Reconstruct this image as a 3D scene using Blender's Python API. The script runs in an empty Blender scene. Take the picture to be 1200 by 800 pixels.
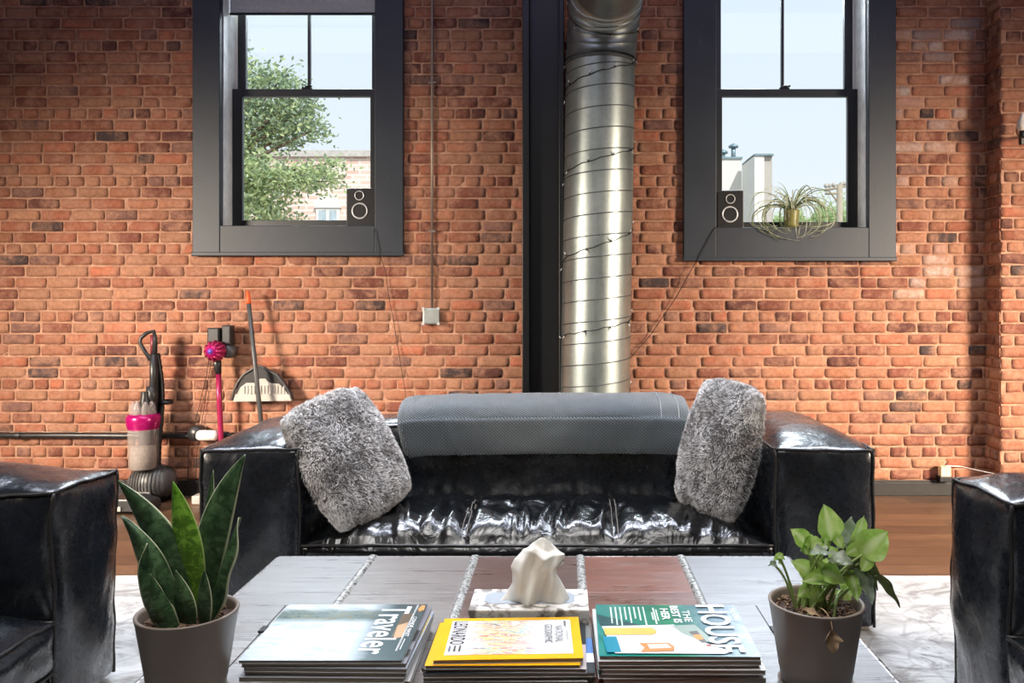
import bpy, bmesh, math, random
from mathutils import Vector, Matrix, noise
random.seed(7)
S = bpy.context.scene
C = S.collection
PI = math.pi
CAMZ = 1.17
F = 950.0

def at(px, py, Y):
    s = F / Y
    return Vector(((px - 662) / s, Y, CAMZ - (py - 355) / s))

# ---------------------------------------------------------------- materials
def srgb(r, g, b):
    def f(c):
        c /= 255.0
        return c / 12.92 if c <= .04045 else ((c + .055) / 1.055) ** 2.4
    return (f(r), f(g), f(b), 1.0)

class NT:
    def __init__(s, name):
        s.m = bpy.data.materials.new(name); s.m.use_nodes = True
        s.t = s.m.node_tree; s.n = s.t.nodes; s.l = s.t.links
        s.b = s.n['Principled BSDF']; s.out = s.n['Material Output']
    def add(s, typ, **kw):
        n = s.n.new(typ)
        for k, v in kw.items(): setattr(n, k, v)
        return n
    def link(s, a, b): s.l.new(a, b)
    def coord(s, which='Object', scale=(1, 1, 1), rot=(0, 0, 0)):
        c = s.add('ShaderNodeTexCoord'); m = s.add('ShaderNodeMapping')
        m.inputs['Scale'].default_value = scale; m.inputs['Rotation'].default_value = rot
        s.link(c.outputs[which], m.inputs['Vector']); return m.outputs['Vector']
    def noise(s, vec, scale, detail=4, rough=.6, dist=0):
        n = s.add('ShaderNodeTexNoise'); n.inputs['Scale'].default_value = scale
        n.inputs['Detail'].default_value = detail; n.inputs['Roughness'].default_value = rough
        n.inputs['Distortion'].default_value = dist
        if vec is not None: s.link(vec, n.inputs['Vector'])
        return n.outputs['Fac']
    def ramp(s, fac, stops):
        r = s.add('ShaderNodeValToRGB'); e = r.color_ramp.elements
        while len(e) < len(stops): e.new(.5)
        for i, (p, c) in enumerate(stops):
            e[i].position = p; e[i].color = c if not isinstance(c, (int, float)) else (c, c, c, 1)
        s.link(fac, r.inputs['Fac']); return r.outputs['Color']
    def mix(s, fac, a, b, mode='MIX'):
        m = s.add('ShaderNodeMix', data_type='RGBA', blend_type=mode)
        for sock, v in ((m.inputs[0], fac), (m.inputs[6], a), (m.inputs[7], b)):
            if hasattr(v, 'default_value') or hasattr(v, 'is_linked'): s.link(v, sock)
            else: sock.default_value = v
        return m.outputs[2]
    def math(s, op, a, b=None):
        m = s.add('ShaderNodeMath', operation=op)
        for i, v in enumerate((a, b)):
            if v is None: continue
            if isinstance(v, (int, float)): m.inputs[i].default_value = v
            else: s.link(v, m.inputs[i])
        return m.outputs[0]
    def bump(s, h, strength=.3, dist=.01):
        b = s.add('ShaderNodeBump'); b.inputs['Strength'].default_value = strength
        b.inputs['Distance'].default_value = dist
        s.link(h, b.inputs['Height']); s.link(b.outputs['Normal'], s.b.inputs['Normal'])
        return b
    def set(s, **kw):
        for k, v in kw.items():
            k = {'color': 'Base Color', 'rough': 'Roughness', 'metal': 'Metallic', 'coat': 'Coat Weight',
                 'coatr': 'Coat Roughness', 'spec': 'Specular IOR Level', 'trans': 'Transmission Weight',
                 'alpha': 'Alpha', 'sheen': 'Sheen Weight', 'sss': 'Subsurface Weight', 'ior': 'IOR',
                 'emit': 'Emission Strength', 'emitc': 'Emission Color'}[k]
            i = s.b.inputs[k]
            if hasattr(v, 'links') or hasattr(v, 'is_linked'): s.link(v, i)
            else: i.default_value = v
        return s

def simple(name, col, rough=.5, metal=0, var=.18, scale=12, bump=.08, bscale=60, **kw):
    t = NT(name); v = t.coord()
    n = t.noise(v, scale)
    dark = tuple(c * (1 - var) for c in col[:3]) + (1,); lite = tuple(min(1, c * (1 + var)) for c in col[:3]) + (1,)
    t.set(color=t.ramp(n, [(.3, dark), (.7, lite)]), rough=rough, metal=metal, **kw)
    if bump: t.bump(t.noise(v, bscale), bump, .004)
    return t.m

M = {}
# brick
t = NT('brick'); v = t.coord()
a = t.add('ShaderNodeAttribute', attribute_name='bc'); col = a.outputs['Color']
n1 = t.noise(v, 5, 5, .62); n2 = t.noise(v, 38, 6, .75); n3 = t.noise(v, 95, 4, .7)
smear = t.ramp(t.noise(v, 9, 8, .72, .4), [(.42, 0.0), (.62, .85)])
col = t.mix(smear, col, srgb(172, 126, 102))
col = t.mix(t.ramp(n2, [(.38, .5), (.6, 0.0)]), col, t.mix(1.0, col, (.45, .40, .40, 1), 'MULTIPLY'))
col = t.mix(t.ramp(n3, [(.64, 0.0), (.74, .55)]), col, srgb(205, 165, 135))
t.set(color=col, rough=.86, spec=.3)
t.bump(t.math('ADD', t.math('MULTIPLY', n2, .6), t.math('MULTIPLY', n3, .5)), .6, .010)
M['brick'] = t.m
t = NT('mortar'); v = t.coord()
n = t.noise(v, 14, 7, .7)
t.set(color=t.ramp(n, [(.3, srgb(158, 112, 92)), (.55, srgb(190, 144, 118)), (.75, srgb(216, 178, 152))]), rough=.95, spec=.2)
t.bump(t.noise(v, 70, 6, .75), .9, .012)
M['mortar'] = t.m
M['plaster'] = simple('plaster', srgb(150, 140, 132), .9, var=.05)
M['ceiling'] = simple('ceiling_paint', srgb(120, 112, 108), .9, var=.05)
# floor planks
t = NT('floor_wood'); v = t.coord()
br = t.add('ShaderNodeTexBrick'); br.offset = .37; br.inputs['Scale'].default_value = 1
br.inputs['Brick Width'].default_value = 1.25; br.inputs['Row Height'].default_value = .125; br.inputs['Mortar Size'].default_value = .0025
br.inputs['Color1'].default_value = srgb(120, 88, 62); br.inputs['Color2'].default_value = srgb(88, 62, 44); br.inputs['Mortar'].default_value = srgb(24, 15, 10)
t.link(v, br.inputs['Vector'])
g = t.noise(t.coord(scale=(1.6, 26, 1)), 3.5, 8, .68, .5)
col = t.mix(t.ramp(g, [(.36, .95), (.60, 0.0)]), br.outputs['Color'], t.mix(1.0, br.outputs['Color'], (.36, .32, .3, 1), 'MULTIPLY'))
t.set(color=col, rough=t.ramp(g, [(.2, .32), (.8, .5)]), spec=.4); t.bump(g, .25, .004); M['floor'] = t.m
# rug
t = NT('rug_fabric'); v = t.coord()
n = t.noise(t.coord(scale=(1, 1.8, 1)), 4.2, 9, .72, .9)
n2 = t.noise(v, 1.4, 5, .6, 1.2); f = t.noise(v, 420, 2)
vo = t.add('ShaderNodeTexVoronoi', feature='DISTANCE_TO_EDGE'); vo.inputs['Scale'].default_value = 5.5; t.link(t.mix(.18, v, t.coord(scale=(3, 2, 1))), vo.inputs['Vector'])
line = t.ramp(vo.outputs['Distance'], [(.015, .34), (.06, 0.0)])
col = t.ramp(n, [(.38, srgb(100, 98, 96)), (.49, srgb(160, 159, 157)), (.66, srgb(188, 188, 187))])
col = t.mix(t.ramp(n2, [(.5, 0.0), (.75, .35)]), col, srgb(146, 136, 126)); col = t.mix(line, col, srgb(104, 100, 96))
t.set(color=col, rough=.95, sheen=.3); t.bump(f, .4, .003); M['rug'] = t.m
# leather
def leather(name, c1, c2, r0, r1, scale=9, bs=.35, kf=6.5):
    t = NT(name); v = t.coord()
    n = t.noise(v, scale, 5, .6); m = t.noise(v, 45, 5, .7); k = t.noise(t.coord(scale=(1, 1, .55)), kf, 3, .5, 1.2)
    t.set(color=t.ramp(n, [(.35, c1), (.72, c2)]), rough=t.ramp(m, [(.35, r0), (.8, r1)]), coat=.5, coatr=.22, spec=.7)
    vo = t.add('ShaderNodeTexVoronoi'); vo.inputs['Scale'].default_value = 260; t.link(v, vo.inputs['Vector'])
    h = t.math('ADD', t.math('MULTIPLY', k, 1.0), t.math('MULTIPLY', m, .03))
    t.bump(h, bs * 1.2, .02); return t.m
M['leather'] = leather('black_leather', srgb(13, 17, 22), srgb(27, 32, 40), .24, .36)
M['leather_seat'] = leather('glossy_creased_leather', srgb(7, 8, 10), srgb(16, 18, 21), .2, .3, bs=.45, kf=12)
M['piping'] = simple('leather_piping', srgb(38, 36, 36), .4)
M['thread'] = simple('seam_thread', srgb(120, 112, 104), .6)
# metals etc.
t = NT('galvanized_steel'); v = t.coord()
n = t.noise(v, 3.5, 5, .6); w = t.noise(t.coord(scale=(1, 1, .12)), 18, 4)
vo = t.add('ShaderNodeTexVoronoi'); vo.inputs['Scale'].default_value = 42; t.link(v, vo.inputs['Vector'])
t.set(color=t.mix(.12, t.ramp(n, [(.3, srgb(148, 158, 156)), (.7, srgb(186, 194, 190))]), vo.outputs['Distance'], 'SOFT_LIGHT'),
      rough=t.ramp(w, [(.3, .34), (.7, .46)]), metal=.9); t.bump(n, .12, .01); M['duct'] = t.m
M['duct_seam'] = simple('duct_seam_metal', srgb(88, 92, 92), .5, .5)
M['black_steel'] = simple('black_painted_steel', srgb(7, 8, 12), .45, var=.3, scale=4)
t = NT('charcoal_window_paint'); v = t.coord()
n = t.noise(t.coord(scale=(3, 3, .7)), 5, 7, .7); 
col = t.ramp(t.noise(v, 3), [(.3, srgb(27, 34, 43)), (.7, srgb(38, 45, 54))])
t.set(color=t.mix(t.ramp(n, [(.66, 0.0), (.76, .45)]), col, srgb(120, 120, 116)), rough=.5); t.bump(t.noise(v, 40), .12, .004); M['casing'] = t.m
M['sash'] = simple('dark_sash_paint', srgb(22, 26, 28), .4)
M['jamb'] = simple('pale_jamb', srgb(236, 238, 240), .5)
M['white_trim'] = simple('white_trim', srgb(225, 222, 214), .5, var=.05)
M['shade'] = simple('woven_shade', srgb(176, 178, 176), .8, var=.25, scale=160, bump=.4, bscale=300)
t = NT('window_glass'); tr = t.add('ShaderNodeBsdfTransparent'); gl = t.add('ShaderNodeBsdfGlossy'); gl.inputs['Roughness'].default_value = .02
tr.inputs['Color'].default_value = (.95, .97, .97, 1)
mx = t.add('ShaderNodeMixShader'); fr = t.add('ShaderNodeFresnel'); fr.inputs['IOR'].default_value = 1.25
t.link(fr.outputs[0], mx.inputs[0]); t.link(tr.outputs[0], mx.inputs[1]); t.link(gl.outputs[0], mx.inputs[2]); t.link(mx.outputs[0], t.out.inputs['Surface']); M['glass'] = t.m
M['baseboard'] = simple('dark_baseboard', srgb(28, 24, 22), .5, var=.3)
M['grey_box'] = simple('cast_grey_metal', srgb(168, 174, 172), .4, .6)
M['conduit'] = simple('conduit_metal', srgb(132, 118, 108), .4, .6)
M['black_plastic'] = simple('black_plastic', srgb(11, 11, 13), .4)
M['dark_grey_plastic'] = simple('dark_grey_plastic', srgb(38, 37, 38), .38)
M['grey_plastic'] = simple('grey_plastic', srgb(72, 71, 71), .4)
M['light_plastic'] = simple('pale_grey_plastic', srgb(170, 164, 156), .45)
M['magenta'] = simple('magenta_plastic', srgb(158, 16, 92), .22, .3)
M['magenta_tube'] = simple('magenta_tube', srgb(160, 34, 80), .3, .4)
M['purple'] = simple('purple_plastic', srgb(96, 66, 160), .3, .3)
M['orange'] = simple('orange_plastic', srgb(226, 88, 40), .4)
M['white_foam'] = simple('white_foam', srgb(222, 214, 206), .7)
M['cream_plastic'] = simple('cream_plastic', srgb(226, 204, 160), .5)
M['silver'] = simple('silver_ring', srgb(205, 205, 205), .3, .3, var=.05)
M['bulb'] = simple('clear_bulb', srgb(225, 225, 220), .15, var=.05, bump=0)
t = NT('clear_bin_plastic'); t.set(color=srgb(170, 160, 156), rough=.12, alpha=.42, spec=.7); M['clear_bin'] = t.m
M['dust'] = simple('grey_dust', srgb(150, 136, 122), .95, var=.3, scale=60, bump=.8)
# table
t = NT('weathered_trunk_wood'); v = t.coord()
g = t.noise(t.coord(scale=(1.3, 22, 6)), 3.2, 9, .7, .6)
big = t.noise(t.coord(scale=(1.6, 2.6, 1)), 2.1, 4, .6)
a = t.add('ShaderNodeAttribute', attribute_name='bc')
col = t.mix(t.ramp(g, [(.35, .8), (.6, 0.0)]), a.outputs['Color'], t.mix(1.0, a.outputs['Color'], (.52, .48, .46, 1), 'MULTIPLY'))
wear = t.ramp(t.noise(t.coord(scale=(1, 3.5, 1)), 9, 9, .8, .3), [(.52, 0.0), (.72, .6)])
col = t.mix(wear, col, srgb(150, 146, 142))
t.set(color=col, rough=t.ramp(t.math('ADD', t.math('MULTIPLY', g, .5), t.math('MULTIPLY', big, .5)), [(.35, .22), (.65, .42)]), spec=.7, coat=.35, coatr=.3)
t.bump(g, .35, .005); M['trunk_wood'] = t.m
t = NT('worn_metal_strap'); v = t.coord()
n = t.noise(v, 70, 6, .7)
t.set(color=t.ramp(n, [(.40, srgb(60, 58, 56)), (.50, srgb(190, 190, 186))]), rough=t.ramp(n, [(.4, .6), (.6, .25)]), metal=.6); t.bump(n, .25, .002); M['strap'] = t.m
M['nail'] = simple('nail_metal', srgb(150, 150, 146), .3, .9)
M['dark_metal'] = simple('dark_metal', srgb(20, 20, 22), .4, .5)
# pots and plants
M['pot'] = simple('taupe_pot_glaze', srgb(128, 116, 106), .42, var=.06, scale=4, bump=.03)
M['soil'] = simple('potting_soil', srgb(72, 54, 44), .95, var=.6, scale=120, bump=1, bscale=90)
M['bark'] = simple('bark_chips', srgb(118, 92, 72), .9, var=.5, scale=60)
def leafmat(name, c_in, c_in2, c_edge, bands=0, e0=.9, trans=.15, rough=.35, varieg=None):
    t = NT(name); v = t.coord()
    e = t.add('ShaderNodeAttribute', attribute_name='edge').outputs['Fac']
    tt = t.add('ShaderNodeAttribute', attribute_name='len').outputs['Fac']
    n = t.noise(v, 30, 5, .65)
    col = t.ramp(n, [(.35, c_in), (.68, c_in2)])
    if bands:
        comb = t.add('ShaderNodeCombineXYZ'); t.link(t.math('MULTIPLY', tt, bands), comb.inputs[0]); t.link(t.math('MULTIPLY', e, 1.2), comb.inputs[1])
        bn = t.noise(comb.outputs[0], 1.0, 5, .7, .8)
        col = t.mix(t.ramp(bn, [(.46, 0.0), (.54, .85)]), col, t.mix(1.0, col, (.35, .42, .38, 1), 'MULTIPLY'))
    if varieg: col = t.mix(t.ramp(t.math('ADD', e, t.math('MULTIPLY', n, .55)), [(.38, .85), (.62, 0.0)]), col, varieg)
    col = t.mix(t.ramp(e, [(e0, 0.0), (min(1, e0 + .06), 1.0)]), col, c_edge)
    t.set(color=col, rough=rough, spec=.5)
    tl = t.add('ShaderNodeBsdfTranslucent'); t.link(col, tl.inputs['Color'])
    mx = t.add('ShaderNodeMixShader'); mx.inputs[0].default_value = trans
    t.link(t.b.outputs[0], mx.inputs[1]); t.link(tl.outputs[0], mx.inputs[2]); t.link(mx.outputs[0], t.out.inputs['Surface'])
    t.bump(n, .1, .003); return t.m
M['snake'] = leafmat('snake_leaf_dark', srgb(44, 74, 48), srgb(96, 126, 86), srgb(200, 206, 168), 16, .88)
M['snake_bright'] = leafmat('snake_leaf_bright', srgb(124, 184, 56), srgb(178, 222, 96), srgb(200, 222, 140), 12, trans=.3)
M['vine'] = leafmat('syngonium_leaf', srgb(140, 184, 72), srgb(200, 222, 132), srgb(140, 180, 80), 0, .97, .45, varieg=srgb(206, 222, 160))
M['vine_pale'] = leafmat('syngonium_leaf_silver', srgb(120, 138, 108), srgb(190, 198, 180), srgb(150, 170, 120), 0, .97, .3)
M['vine_dark'] = leafmat('syngonium_leaf_wilted', srgb(54, 66, 34), srgb(110, 118, 78), srgb(150, 150, 100), 0, .97, .2)
M['stem'] = simple('green_stem', srgb(150, 172, 104), .5)
M['dry'] = simple('dry_leaf', srgb(158, 132, 102), .8, var=.3, bump=.6)
M['air_leaf'] = leafmat('air_plant_leaf', srgb(62, 74, 34), srgb(124, 132, 82), srgb(170, 178, 130), 0, .95, .3)
M['air_pale'] = leafmat('air_plant_leaf_pale', srgb(150, 152, 120), srgb(196, 196, 172), srgb(200, 200, 180), 0, .95, .3)
M['mini_pot'] = simple('olive_glazed_pot', srgb(120, 116, 66), .3, var=.4, scale=25)
M['paper'] = simple('tissue_paper', srgb(238, 234, 226), .85, var=.02, bump=.1, bscale=30, trans=0)
t = NT('box_pattern'); v = t.coord()
n = t.noise(v, 32, 3, .5, 1.0)
t.set(color=t.ramp(n, [(.4, srgb(128, 122, 116)), (.47, srgb(190, 184, 178)), (.56, srgb(232, 230, 226))]), rough=.5); M['tissue_box'] = t.m
# pillow
t = NT('faux_fur'); a = t.add('ShaderNodeAttribute', attribute_name='bc')
t.set(color=a.outputs['Color'], rough=.7, sheen=.4, spec=.25); M['fur'] = t.m
M['fur_base'] = simple('fur_backing', srgb(110, 106, 104), .95, var=.3, scale=20, bump=.5)
t = NT('grey_knit_throw'); v = t.coord()
w = t.add('ShaderNodeTexWave', wave_type='BANDS', bands_direction='DIAGONAL'); w.inputs['Scale'].default_value = 46; w.inputs['Distortion'].default_value = 1.2; t.link(v, w.inputs['Vector'])
w2 = t.add('ShaderNodeTexWave', wave_type='BANDS', bands_direction='X'); w2.inputs['Scale'].default_value = 42; w2.inputs['Distortion'].default_value = .6; t.link(v, w2.inputs['Vector'])
h = t.math('ADD', w.outputs['Fac'], w2.outputs['Fac'])
t.set(color=t.ramp(h, [(.3, srgb(52, 60, 67)), (1.0, srgb(98, 106, 112))]), rough=.92, sheen=.35); t.bump(h, .5, .004); M['throw'] = t.m
M['fringe'] = simple('throw_hem_thread', srgb(150, 154, 156), .9)
# outdoors
M['leaf_out'] = leafmat('tree_leaf', srgb(168, 190, 130), srgb(214, 226, 182), srgb(170, 190, 120), 0, .97, .4)
M['leaf_out_dark'] = leafmat('tree_leaf_shaded', srgb(110, 134, 108), srgb(160, 180, 148), srgb(110, 140, 90), 0, .97, .3)  # darker copy of the leaf material, canopy shade put into its colour
M['tree_bark'] = simple('tree_bark', srgb(110, 96, 84), .9)
t = NT('pale_far_brick'); br = t.add('ShaderNodeTexBrick'); t.link(t.coord(rot=(PI / 2, 0, 0)), br.inputs['Vector'])
br.inputs['Scale'].default_value = 1; br.inputs['Brick Width'].default_value = .3; br.inputs['Row Height'].default_value = .1; br.inputs['Mortar Size'].default_value = .014
br.inputs['Color1'].default_value = srgb(214, 176, 160); br.inputs['Color2'].default_value = srgb(236, 214, 200); br.inputs['Mortar'].default_value = srgb(238, 228, 216)
t.set(color=br.outputs['Color'], rough=.9); M['far_brick'] = t.m
M['far_white'] = simple('far_white_stucco', srgb(226, 222, 212), .9, var=.04)
M['far_grey'] = simple('far_grey_stucco', srgb(186, 178, 170), .9, var=.06)
M['far_stone'] = simple('far_stone', srgb(190, 184, 178), .9)
M['far_glass'] = simple('far_glass', srgb(176, 190, 196), .2)
M['vent_metal'] = simple('vent_metal', srgb(130, 150, 156), .4, .4)
M['pole_wood'] = simple('pole_wood', srgb(172, 160, 140), .9)
M['asphalt'] = simple('asphalt', srgb(130, 130, 128), .9)

# ---------------------------------------------------------------- mesh helpers
class MB:
    def __init__(s): s.v = []; s.f = []; s.mi = []; s.cur = 0; s.sm = []; s.col = {}; s.attr = {}
    def quad(s, *i, smooth=False): s.f.append(tuple(i)); s.mi.append(s.cur); s.sm.append(smooth)
    def vert(s, p): s.v.append(tuple(p)); return len(s.v) - 1
    def box(s, x0, x1, y0, y1, z0, z1, c=None):
        b = len(s.v)
        for z in (z0, z1):
            for x, y in ((x0, y0), (x1, y0), (x1, y1), (x0, y1)): s.v.append((x, y, z))
        for q in ((3, 2, 1, 0), (4, 5, 6, 7), (0, 1, 5, 4), (1, 2, 6, 5), (2, 3, 7, 6), (3, 0, 4, 7)):
            s.quad(*[b + k for k in q])
        if c is not None:
            for k in range(8): s.col[b + k] = c
        return b
    def grid(s, nu, nv, fn, closeu=False, smooth=True, flip=False):
        b = len(s.v)
        for j in range(nv):
            for i in range(nu): s.v.append(tuple(fn(i, j)))
        for j in range(nv - 1):
            for i in range(nu if closeu else nu - 1):
                q = (b + j * nu + i, b + j * nu + (i + 1) % nu, b + (j + 1) * nu + (i + 1) % nu, b + (j + 1) * nu + i)
                s.quad(*(q[::-1] if flip else q), smooth=smooth)
        return b
    def tube(s, pts, r, n=10, caps=True):
        pts = [Vector(p) for p in pts]; m = len(pts)
        rr = r if isinstance(r, (list, tuple)) else [r] * m
        up = None; rings = []
        for i, p in enumerate(pts):
            d = (pts[min(i + 1, m - 1)] - pts[max(i - 1, 0)])
            d = d.normalized() if d.length > 1e-9 else Vector((0, 0, 1))
            if up is None:
                up = Vector((0, 0, 1)) if abs(d.z) < .9 else Vector((1, 0, 0))
            a = d.cross(up)
            if a.length < 1e-6: a = d.orthogonal()
            a.normalize(); up = a.cross(d).normalized()
            rings.append([p + (a * math.cos(2 * PI * k / n) + up * math.sin(2 * PI * k / n)) * rr[i] for k in range(n)])
        b = s.grid(n, m, lambda i, j: rings[j][i], closeu=True)
        if caps:
            s.f.append(tuple(b + k for k in range(n))[::-1]); s.mi.append(s.cur); s.sm.append(False)
            s.f.append(tuple(b + (m - 1) * n + k for k in range(n))); s.mi.append(s.cur); s.sm.append(False)
    def lathe(s, prof, n=32, c=(0, 0, 0), axis='z'):
        def fn(i, j):
            r, h = prof[j]; a = 2 * PI * i / n
            x, y = r * math.cos(a), r * math.sin(a)
            if axis == 'z': return (c[0] + x, c[1] + y, c[2] + h)
            if axis == 'y': return (c[0] + x, c[1] + h, c[2] - y)
            return (c[0] + h, c[1] + x, c[2] + y)
        s.grid(n, len(prof), fn, closeu=True)
    def prism(s, poly, axis, a0, a1):
        """poly: 2-D points; axis 'y' -> (x,z) polygon, 'z' -> (x,y), 'x' -> (y,z)"""
        def P(p, h):
            return {'y': (p[0], h, p[1]), 'z': (p[0], p[1], h), 'x': (h, p[0], p[1])}[axis]
        b = len(s.v); n = len(poly)
        for h in (a0, a1):
            for p in poly: s.v.append(P(p, h))
        s.quad(*[b + k for k in range(n)]); s.quad(*[b + n + k for k in range(n)][::-1])
        for k in range(n): s.quad(b + k, b + n + k, b + n + (k + 1) % n, b + (k + 1) % n)
    def ball(s, c, r, n=12, sc=(1, 1, 1)):
        c = Vector(c)
        s.grid(n, n // 2 + 1, lambda i, j: (c.x + r * sc[0] * math.sin(PI * j / (n // 2)) * math.cos(2 * PI * i / n),
               c.y + r * sc[1] * math.sin(PI * j / (n // 2)) * math.sin(2 * PI * i / n), c.z - r * sc[2] * math.cos(PI * j / (n // 2))), closeu=True)
    def build(s, name, mats, parent=None, bevel=0, recalc=True, merge=0, loc=None):
        me = bpy.data.meshes.new(name)
        off = Vector(loc) if loc is not None else Vector((0, 0, 0))
        vs = [tuple(Vector(p) - off) for p in s.v] if loc is not None else s.v
        me.from_pydata(vs, [], s.f)
        if not isinstance(mats, (list, tuple)): mats = [mats]
        for m in mats: me.materials.append(m)
        me.polygons.foreach_set('material_index', s.mi); me.polygons.foreach_set('use_smooth', s.sm)
        if s.col:
            at_ = me.attributes.new('bc', 'FLOAT_COLOR', 'POINT'); flat = []
            for i in range(len(s.v)): flat += list(s.col.get(i, (.5, .5, .5, 1)))
            at_.data.foreach_set('color', flat)
        for k, d in s.attr.items():
            at_ = me.attributes.new(k, 'FLOAT', 'POINT'); at_.data.foreach_set('value', [d.get(i, 0.0) for i in range(len(s.v))])
        me.update()
        if recalc or merge:
            bm = bmesh.new(); bm.from_mesh(me)
            if merge: bmesh.ops.remove_doubles(bm, verts=bm.verts, dist=merge)
            if recalc: bmesh.ops.recalc_face_normals(bm, faces=bm.faces)
            bm.to_mesh(me); bm.free()
        o = bpy.data.objects.new(name, me); C.objects.link(o)
        if loc is not None: o.location = off
        if parent is not None:
            o.parent = parent
            if loc is None: o.matrix_parent_inverse = Matrix.Translation(parent.location).inverted() if parent.type == 'EMPTY' or parent.location.length else Matrix()
            else: o.location = off - parent.location
        if bevel:
            b = o.modifiers.new('bevel', 'BEVEL'); b.width = bevel; b.segments = 2; b.limit_method = 'ANGLE'; b.angle_limit = .7
        return o

def tag(o, label, cat, group=None, kind=None):
    if label: o['label'] = label
    if cat: o['category'] = cat
    if group: o['group'] = group
    if kind: o['kind'] = kind
    return o
def thing(name, loc, label, cat, group=None, kind=None):
    o = bpy.data.objects.new(name, None); C.objects.link(o); o.location = loc; o.empty_display_size = .05
    bpy.context.view_layer.update()
    return tag(o, label, cat, group, kind)
def structure(name, loc=(0, 0, 0)):
    o = bpy.data.objects.new(name, None); C.objects.link(o); o.location = loc; o['kind'] = 'structure'; return o

# ================================================================ SETTING
WY = 4.95          # wall plane
XL, XR, YB, ZC = -5.6, 5.6, -3.2, 3.9
mb = MB(); mb.box(XL, XR, YB, WY + .02, -.1, 0); fl = mb.build('floor', M['floor']); fl['kind'] = 'structure'
mb = MB(); mb.box(XL, XR, YB, WY + .25, ZC, ZC + .1); o = mb.build('ceiling', M['ceiling']); o['kind'] = 'structure'
mb = MB(); mb.box(XL - .1, XL, YB, WY + .02, 0, ZC); o = mb.build('wall_left', M['plaster']); o['kind'] = 'structure'
mb = MB(); mb.box(XR, XR + .1, YB, WY + .02, 0, ZC); o = mb.build('wall_right', M['plaster']); o['kind'] = 'structure'
mb = MB(); mb.box(XL - .1, XR + .1, YB - .1, YB, 0, ZC); o = mb.build('wall_near', M['plaster']); o['kind'] = 'structure'

# windows: inner opening x0,x1,z0 ; z1 top
ZT = 3.38
WIN = [(-2.089, -1.151, 1.639), (.917, 1.839, 1.628)]
CAS = [(-2.255, -.980, 1.467), (.719, 2.005, 1.436)]

# brick wall
mb = MB(); mb.cur = 1
xs = [XL, WIN[0][0], WIN[0][1], WIN[1][0], WIN[1][1], XR]
def slab(x0, x1, z0, z1, yf=WY - .0005):
    mb.box(x0, x1, yf, WY + .24, z0, z1)
slab(xs[0], xs[1], 0, ZC); slab(xs[2], xs[3], 0, ZC); slab(xs[4], xs[5], 0, ZC)
for (a_, b_, z_) in WIN: slab(a_, b_, 0, z_); slab(a_, b_, ZT, ZC)
PXF, PYF = 2.568, 4.775
mb.box(PXF + .001, XR, PYF - .001, WY, 0, ZC)
mb.cur = 0
pal = [(srgb(160, 106, 80), 6), (srgb(150, 92, 70), 5), (srgb(124, 74, 60), 3.4), (srgb(100, 62, 54), 2), (srgb(168, 120, 92), 4), (srgb(76, 62, 60), 1.0), (srgb(122, 88, 78), 1.6), (srgb(172, 104, 78), 2)]
def brick(x0, x1, z0, z1, yb, axis='x', other=0):
    """a brick whose face looks to -Y (axis x) or -X (axis y), own jitter and colour"""
    h = random.random
    c = random.choices([p[0] for p in pal], [p[1] for p in pal])[0]
    k = .82 + .36 * h(); c = [min(1, q * k) for q in c[:3]] + [1]
    xm, zm = (x0 + x1) / 2, (z0 + z1) / 2
    if axis == 'x' and 1.95 < xm < 2.5 and zm > 1.2 and h() < .33:
        w = .25 + .5 * h(); c = [q * (1 - w) + w * e for q, e in zip(c, (.62, .52, .46, 1))]
    pr = .003 + .0055 * h()
    nu = 7 if x1 - x0 > .13 else 4; nv = 4
    b = len(mb.v); sd = h() * 50; e = .0035
    tilt = (h() - .5) * .006
    for j in range(nv + 2):
        for i in range(nu + 2):
            rim = i in (0, nu + 1) or j in (0, nv + 1)
            u = min(max((i - 1) / (nu - 1), 0), 1); v_ = min(max((j - 1) / (nv - 1), 0), 1)
            x = x0 + (x1 - x0) * u; z = z0 + (z1 - z0) * v_
            q = Vector((x * 22 + sd, z * 40, sd))
            nx, nz = noise.noise(q) * e, noise.noise(q + Vector((9, 3, 1))) * e
            edge = (u in (0, 1)) or (v_ in (0, 1))
            d = -.014 if rim else pr - (.0012 if edge else 0) + noise.noise(q * .8) * .003 + tilt * (u - .5)
            corner = (u in (0, 1)) and (v_ in (0, 1))
            if corner: x += (.002 if u == 0 else -.002); z += (.0015 if v_ == 0 else -.0015)
            if axis == 'x': p = (x + nx, yb - d, z + nz)
            else: p = (other - d, x + nx, z + nz)
            mb.col[len(mb.v)] = c; mb.v.append(p)
    n = nu + 2
    for j in range(nv + 1):
        for i in range(nu + 1):
            q = (b + j * n + i, b + j * n + i + 1, b + (j + 1) * n + i + 1, b + (j + 1) * n + i)
            mb.quad(*(q if axis == 'x' else q[::-1]), smooth=not (i in (0, nu) or j in (0, nv)))
CH, BL, J = .0688, .1945, .012
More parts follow.
